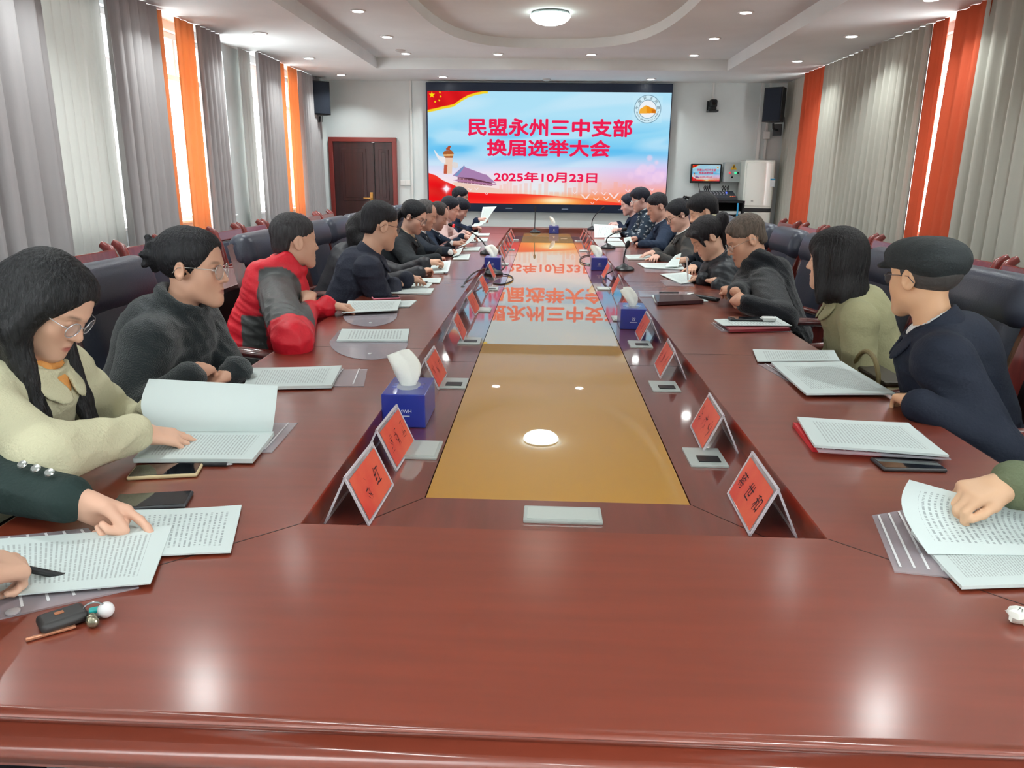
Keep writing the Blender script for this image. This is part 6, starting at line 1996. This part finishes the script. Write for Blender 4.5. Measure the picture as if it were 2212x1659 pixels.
PPL['F2'] = person('long-haired person in a dark quilted coat mostly hidden behind the man in navy', at_y(792, 500, 5.15), 5, 22, 0, female=True, style='long', coat=(38, 38, 44), coatname='shell', puff=.032, far=True, hair=(24, 23, 26), skin=(206, 152, 122),
                   hands=[D(r=True, w=hh(908, 588, 5.15), t=hh(950, 574, 5.15), pose='grip'), D(r=False, w=at_y(920, 568, 5.3), t=at_y(950, 562, 5.35), pose='grip')])
PPL['G'] = person('woman in shiny black leather with round glasses and dark hair tied back', at_y(893, 468, 6.3), -14, 22, 0, female=True, style='tied', coat=(30, 34, 38), coatname='leather', puff=.028, shirt=(196, 176, 150), glasses=((90, 80, 80), .025, .024), skin=(206, 152, 128), hair=(22, 24, 30), far=True, mouth=(160, 84, 84),
                  hands=[D(r=True, w=hh(945, 560, 6.2), t=hh(985, 549, 6.2), pose='grip'), D(r=False, w=at_y(955, 545, 6.4), t=at_y(988, 538, 6.45), pose='grip')])
PPL['H'] = person('older man in a dark coat with white cuffs, first beyond the leather-jacket woman', at_y(918, 464, 7.0), -5, 22, 0, style='balding', coat=(36, 42, 52), puff=.024, skin=(196, 140, 116), hair=(92, 88, 88), far=True, shirt=(220, 220, 220),
                  hands=[D(r=True, w=hh(970, 545, 6.9), t=hh(1005, 530, 6.9), pose='grip', shirtcuff=True), D(r=False, w=at_y(975, 528, 7.1), t=at_y(1004, 520, 7.1), pose='grip', shirtcuff=True)])
PPL['I'] = person('man with a receding hairline bending over his papers', at_y(946, 466, 7.9), -10, 30, 0, style='balding', coat=(32, 44, 62), puff=.022, skin=(196, 142, 122), hair=(60, 52, 52), far=True, shirt=(214, 218, 222), hs=1.04,
                  hands=[D(r=True, w=hh(990, 521, 7.8), t=hh(1018, 516, 7.8), pose='relax'), D(r=False, w=hh(1000, 512, 7.8), t=hh(1022, 511, 7.8), pose='relax')])
PPL['J'] = person('woman in a pale pink coat with dark hair tied back', at_y(972, 450, 8.7), -8, 20, 0, female=True, style='tied', coat=(206, 176, 172), puff=.026, skin=(212, 158, 140), hair=(24, 28, 42), far=True, collar='stand',
                  hands=[D(r=True, w=hh(1000, 509, 8.55), t=hh(1022, 505, 8.55), pose='relax'), D(r=False, w=hh(1004, 504, 8.55), t=hh(1024, 502, 8.55), pose='relax')])
PPL['K'] = person('man in a dark navy jacket reading a raised sheet near the screen', at_y(992, 452, 9.4), 0, 30, 0, style='thick', coat=(34, 44, 66), puff=.024, skin=(200, 148, 132), hair=(24, 28, 42), far=True, collar='stand',
                  hands=[D(r=True, w=at_y(1016, 494, 9.15), t=at_y(1038, 489, 9.15), pose='grip'), D(r=False, w=at_y(1030, 476, 9.35), t=at_y(1052, 470, 9.38), pose='grip')])
PPL['M'] = person('farthest dark-haired man on the window side, only the head showing past the raised-sheet reader', at_y(994, 427, 10.1), -2, 10, 0, style='short', coat=(40, 44, 56), skin=(196, 146, 130), hair=(28, 30, 42), far=True)

# right side --------------------------------------------------------
PPL['R0'] = person('person in an olive-green sleeve at the right picture edge, lifting a printed sheet', (1.34, 1.08, 1.13), 178, 30, hands=[D(r=True, w=at_y(2184, 1046, 1.36), t=at_y(2098, 1064, 1.34), pose='grip', n=(-.1, -.15, 1), cut=-.005, sc=.92)], coat=(100, 108, 84), skin=(204, 154, 116), pelvis=(1.55, 1.08, .535))
PPL['R1'] = person('man in a black flat cap and dark navy coat turned towards the screen', at_y(1996, 600, 2.4), 114, 4, 0, tyaw=158, style='cap', coat=(26, 32, 46), coatname='cotton', puff=.034, shirt=(222, 224, 224), glasses=((70, 70, 74), .024, .018), skin=(214, 156, 112), hair=(60, 58, 56), hs=1.0, fold=.005,
                   hands=[D(r=False, w=hz(1980, 872, .805), t=hz(1918, 838, .785), pose='relax', n=(0, .2, 1))])
PPL['R2'] = person('woman in an olive-grey blazer with a dark chin-length bob, face turned away', at_y(1806, 560, 3.2), 146, 4, 0, tyaw=170, female=True, style='bob', coat=(150, 146, 112), coatname='cotton', puff=.020, shirt=(196, 180, 140), skin=(222, 172, 138), hair=(22, 19, 20), fold=.006, sh=.172)
PPL['R3'] = person('older man in a black hooded puffer coat with glasses and clasped hands', at_y(1612, 518, 4.3), 184, 26, 0, tyaw=176, style='crop', coat=(22, 25, 30), coatname='fleece', puff=.036, collar='hood', glasses=((205, 200, 190), .023, .018), skin=(196, 136, 104), hair=(96, 82, 72), hs=1.04, fold=.007, mouth=(150, 84, 74),
                   hands=[D(r=True, w=hz(1588, 630, .845), t=hz(1546, 606, .865), cut=.02, pose='grip', n=(-.2, .4, .9)), D(r=False, w=hz(1602, 652, .825), t=hz(1552, 618, .85), cut=.02, pose='grip', n=(-.5, -.6, .65), e=at_x(1690, 688, 1.17))])
PPL['R4'] = person('woman with a high ponytail writing, blue band on her wrist', at_y(1527, 512, 4.95), 190, 36, 0, tyaw=178, female=True, style='pony', coat=(30, 34, 40), coatname='shell', puff=.026, skin=(208, 154, 124), hair=(28, 24, 28), mouth=(160, 84, 80), collar='fold', far=False,
                   hands=[D(r=True, w=hz(1520, 600, .805), t=hz(1480, 599, .78), pose='pen', n=(0, .2, 1)), D(r=False, w=hz(1546, 608, .80), t=hz(1498, 599, .778), pose='flat', n=(0, 0, 1), cut=.02)])
PPL['R5'] = person('man half hidden behind the ponytail woman, a white cuff at his wrist', at_y(1520, 458, 5.8), 182, 22, 0, style='thick', coat=(34, 38, 46), puff=.024, skin=(208, 154, 124), hair=(26, 26, 30), far=True, shirt=(222, 224, 226),
                   hands=[D(r=False, w=hh(1500, 576, 5.7), t=hh(1474, 590, 5.7), pose='relax', shirtcuff=True), D(r=True, w=at_y(1490, 562, 5.85), t=at_y(1468, 560, 5.85), pose='grip')])
PPL['R6'] = person('woman with round glasses and a dark claw clip in a mottled brown jacket', at_y(1466, 464, 6.6), 190, 24, 0, female=True, style='clip', coatcol=mottled((58, 58, 58), (84, 80, 76), 22, 0, 1.2), coatname='leather', puff=.024, shirt=(220, 220, 216), glasses=((120, 90, 70), .024, .023), skin=(214, 160, 138), hair=(26, 27, 34), far=True, mouth=(160, 70, 72),
                   hands=[D(r=False, w=hh(1420, 554, 6.45), t=hh(1398, 562, 6.45), pose='spread'), D(r=True, w=hh(1415, 545, 6.45), t=hh(1384, 551, 6.45), pose='spread')])
PPL['R7'] = person('man with cropped hair in an open navy jacket and white shirt', at_y(1420, 447, 8.0), 193, 22, 0, style='crop', coat=(44, 56, 76), puff=.024, shirt=(212, 218, 226), skin=(206, 150, 128), hair=(40, 38, 46), far=True, hs=1.06,
                   hands=[D(r=False, w=hh(1386, 528, 7.85), t=hh(1360, 520, 7.85), pose='grip'), D(r=True, w=at_y(1375, 516, 8.0), t=at_y(1354, 514, 7.9), pose='grip')])
PPL['R8'] = person('man with full black hair and glasses in a white-flecked dark jacket', at_y(1384, 432, 8.9), 186, 16, 0, style='thick', coatcol=mottled((44, 56, 70), (190, 196, 200), 70, 1.25, .5), puff=.024, glasses=((200, 200, 200), .023, .021), skin=(214, 162, 148), hair=(30, 32, 48), far=True, collar='stand',
                   hands=[D(r=False, w=at_y(1346, 498, 8.75), t=at_y(1328, 494, 8.7), pose='grip'), D(r=True, w=at_y(1345, 500, 8.9), t=at_y(1326, 497, 8.85), pose='grip')])
PPL['R9'] = person('farthest woman by the screen, in a dark coat, partly behind the flecked jacket', at_y(1360, 441, 9.55), 182, 16, 0, female=True, style='tied', coat=(36, 44, 64), puff=.024, skin=(214, 166, 156), hair=(36, 40, 60), far=True,
                   hands=[D(r=False, w=at_y(1338, 488, 9.4), t=at_y(1322, 484, 9.35), pose='grip'), D(r=True, w=at_y(1336, 484, 9.5), t=at_y(1322, 482, 9.5), pose='grip')])

# --- things they wear
def cap_of(k):
    q = PPL[k]; hl = q['hl']; R = q['R']; G = Field()
    G.ell(hl(0, -.012, .062), (.092, .116, .062), R, .01); G.ell(hl(0, .05, .070), (.082, .075, .046), R, .03); G.ell(hl(0, -.05, .045), (.086, .075, .060), R, .03)
    G.ell(hl(0, .105, .040), (.066, .050, .014), R @ np.array(Matrix.Rotation(math.radians(-14), 3, 'X')), .012)
    G.clip(hl(0, 0, .012), R @ np.array([0, .10, -1.0]))
    field_obj('flat_cap', G, mat('cap_black', (34, 40, 42), .7, bump=.4, bscale=180), q['root'], .006, .006, (), None, folds(.004, 1.3, 1), 1, 'black flat cap')
    K = Field(); g = .007
    K.ell(hl(0, -.020, .030), np.array([.0735 + g, .094 + g, .080]), R, .01); K.ell(hl(0, .10, -.03), (.09, .10, .12), R, .01, sub=True)
    for sx in (-1, 1): K.ell(hl(sx * .085, .0, -.015), (.026, .028, .036), R, .01, sub=True)
    K.clip(hl(0, -.06, -.045), R @ np.array([0, .3, -1.0]))
    field_obj('hair', K, mat('hair_cap', (70, 66, 64), .6, bump=.5, bscale=60), q['root'], .006, .006, (), None, None, 1)


cap_of('R1')
# silver snaps on the leather cuff
q = PPL['B']; a = [x for x in q['arms'] if x[0] == -1][0]; fd = nrm(a[2] - a[1])
for i in range(3):
    c = a[2] - fd * (.030 + .034 * i) + np.array([.0, -.012, .052 + .003 * i])
    mb = MB(); mb.lathe([(0, .004), (.0075, .003), (.009, 0), (.0075, -.003), (0, -.004)], c, 16, Matrix.Rotation(.5, 3, 'X')); obj('snap', mb, mat('snap_silver', (200, 204, 200), .25, .8), q['root'])
# cuff button on the cream jacket
q = PPL['C']; a = [x for x in q['arms'] if x[0] == 1][0]; fd = nrm(a[2] - a[1])
c = a[2] - fd * .035 + np.array([.01, -.056, .012]); mb = MB(); mb.ball(c, .0095, 12, (1, .6, 1)); obj('cuff_button', mb, mat('button_olive', (120, 114, 92), .4), q['root'])
# ring on her finger
# wrist band of the writing woman
q = PPL['R4']; a = [x for x in q['arms'] if x[0] == -1][0]; fd = nrm(a[2] - a[1])
mb = MB(); c = a[2] - fd * .022; L_ = []
u_ = nrm(np.cross(fd, [0, 0, 1])); w_ = np.cross(fd, u_)
for (rr, t_) in ((.030, -.012), (.034, -.012), (.034, .014), (.030, .014)):
    L_.append([tuple(c + fd * t_ + rr * (math.cos(t) * u_ + math.sin(t) * w_)) for t in np.linspace(0, 2 * PI, 22, endpoint=False)])
mb.loops(L_ + [L_[0]]); obj('wrist_band', mb, mat('band_blue', (30, 96, 160), .6), q['root'], label='blue wrist band')
# hair tie of the ponytail
mb = MB(); c = q['hl'](0, -.105, .083); mb.box(c, (.07, .025, .02), None, bev=.008, seg=3); obj('hair_tie', mb, mat('tie_cream', (226, 214, 170), .6), q['root'])
# claw clip
q = PPL['R6']; mb = MB(); c = q['hl'](0, -.10, .085)
for sx in (-1, 1): mb.tube([q['hl'](sx * .012, -.075, .10), q['hl'](sx * .03, -.105, .115), q['hl'](sx * .035, -.135, .09), q['hl'](sx * .02, -.145, .05)], [.006, .010, .010, .006], 8)
obj('claw_clip', mb, mat('clip_black', (24, 24, 30), .3), q['root'])
# pens in hands
pen('black pen with a silver tip held at the near left edge', tuple(at_z(-22, 1213, .808)), tuple(at_z(116, 1241, .7725)), col=(26, 26, 28), r=.0058)
t_ = PPL['R4']['tips'][1]; tp = (t_[0] + t_[4]) / 2; tip4 = np.array([tp[0] - .01, tp[1], .768])
pen('white pen standing in the hand of the ponytail woman', tuple(at_y(1484, 556, tp[1])), tuple(tip4), col=(226, 226, 226), r=.0055)
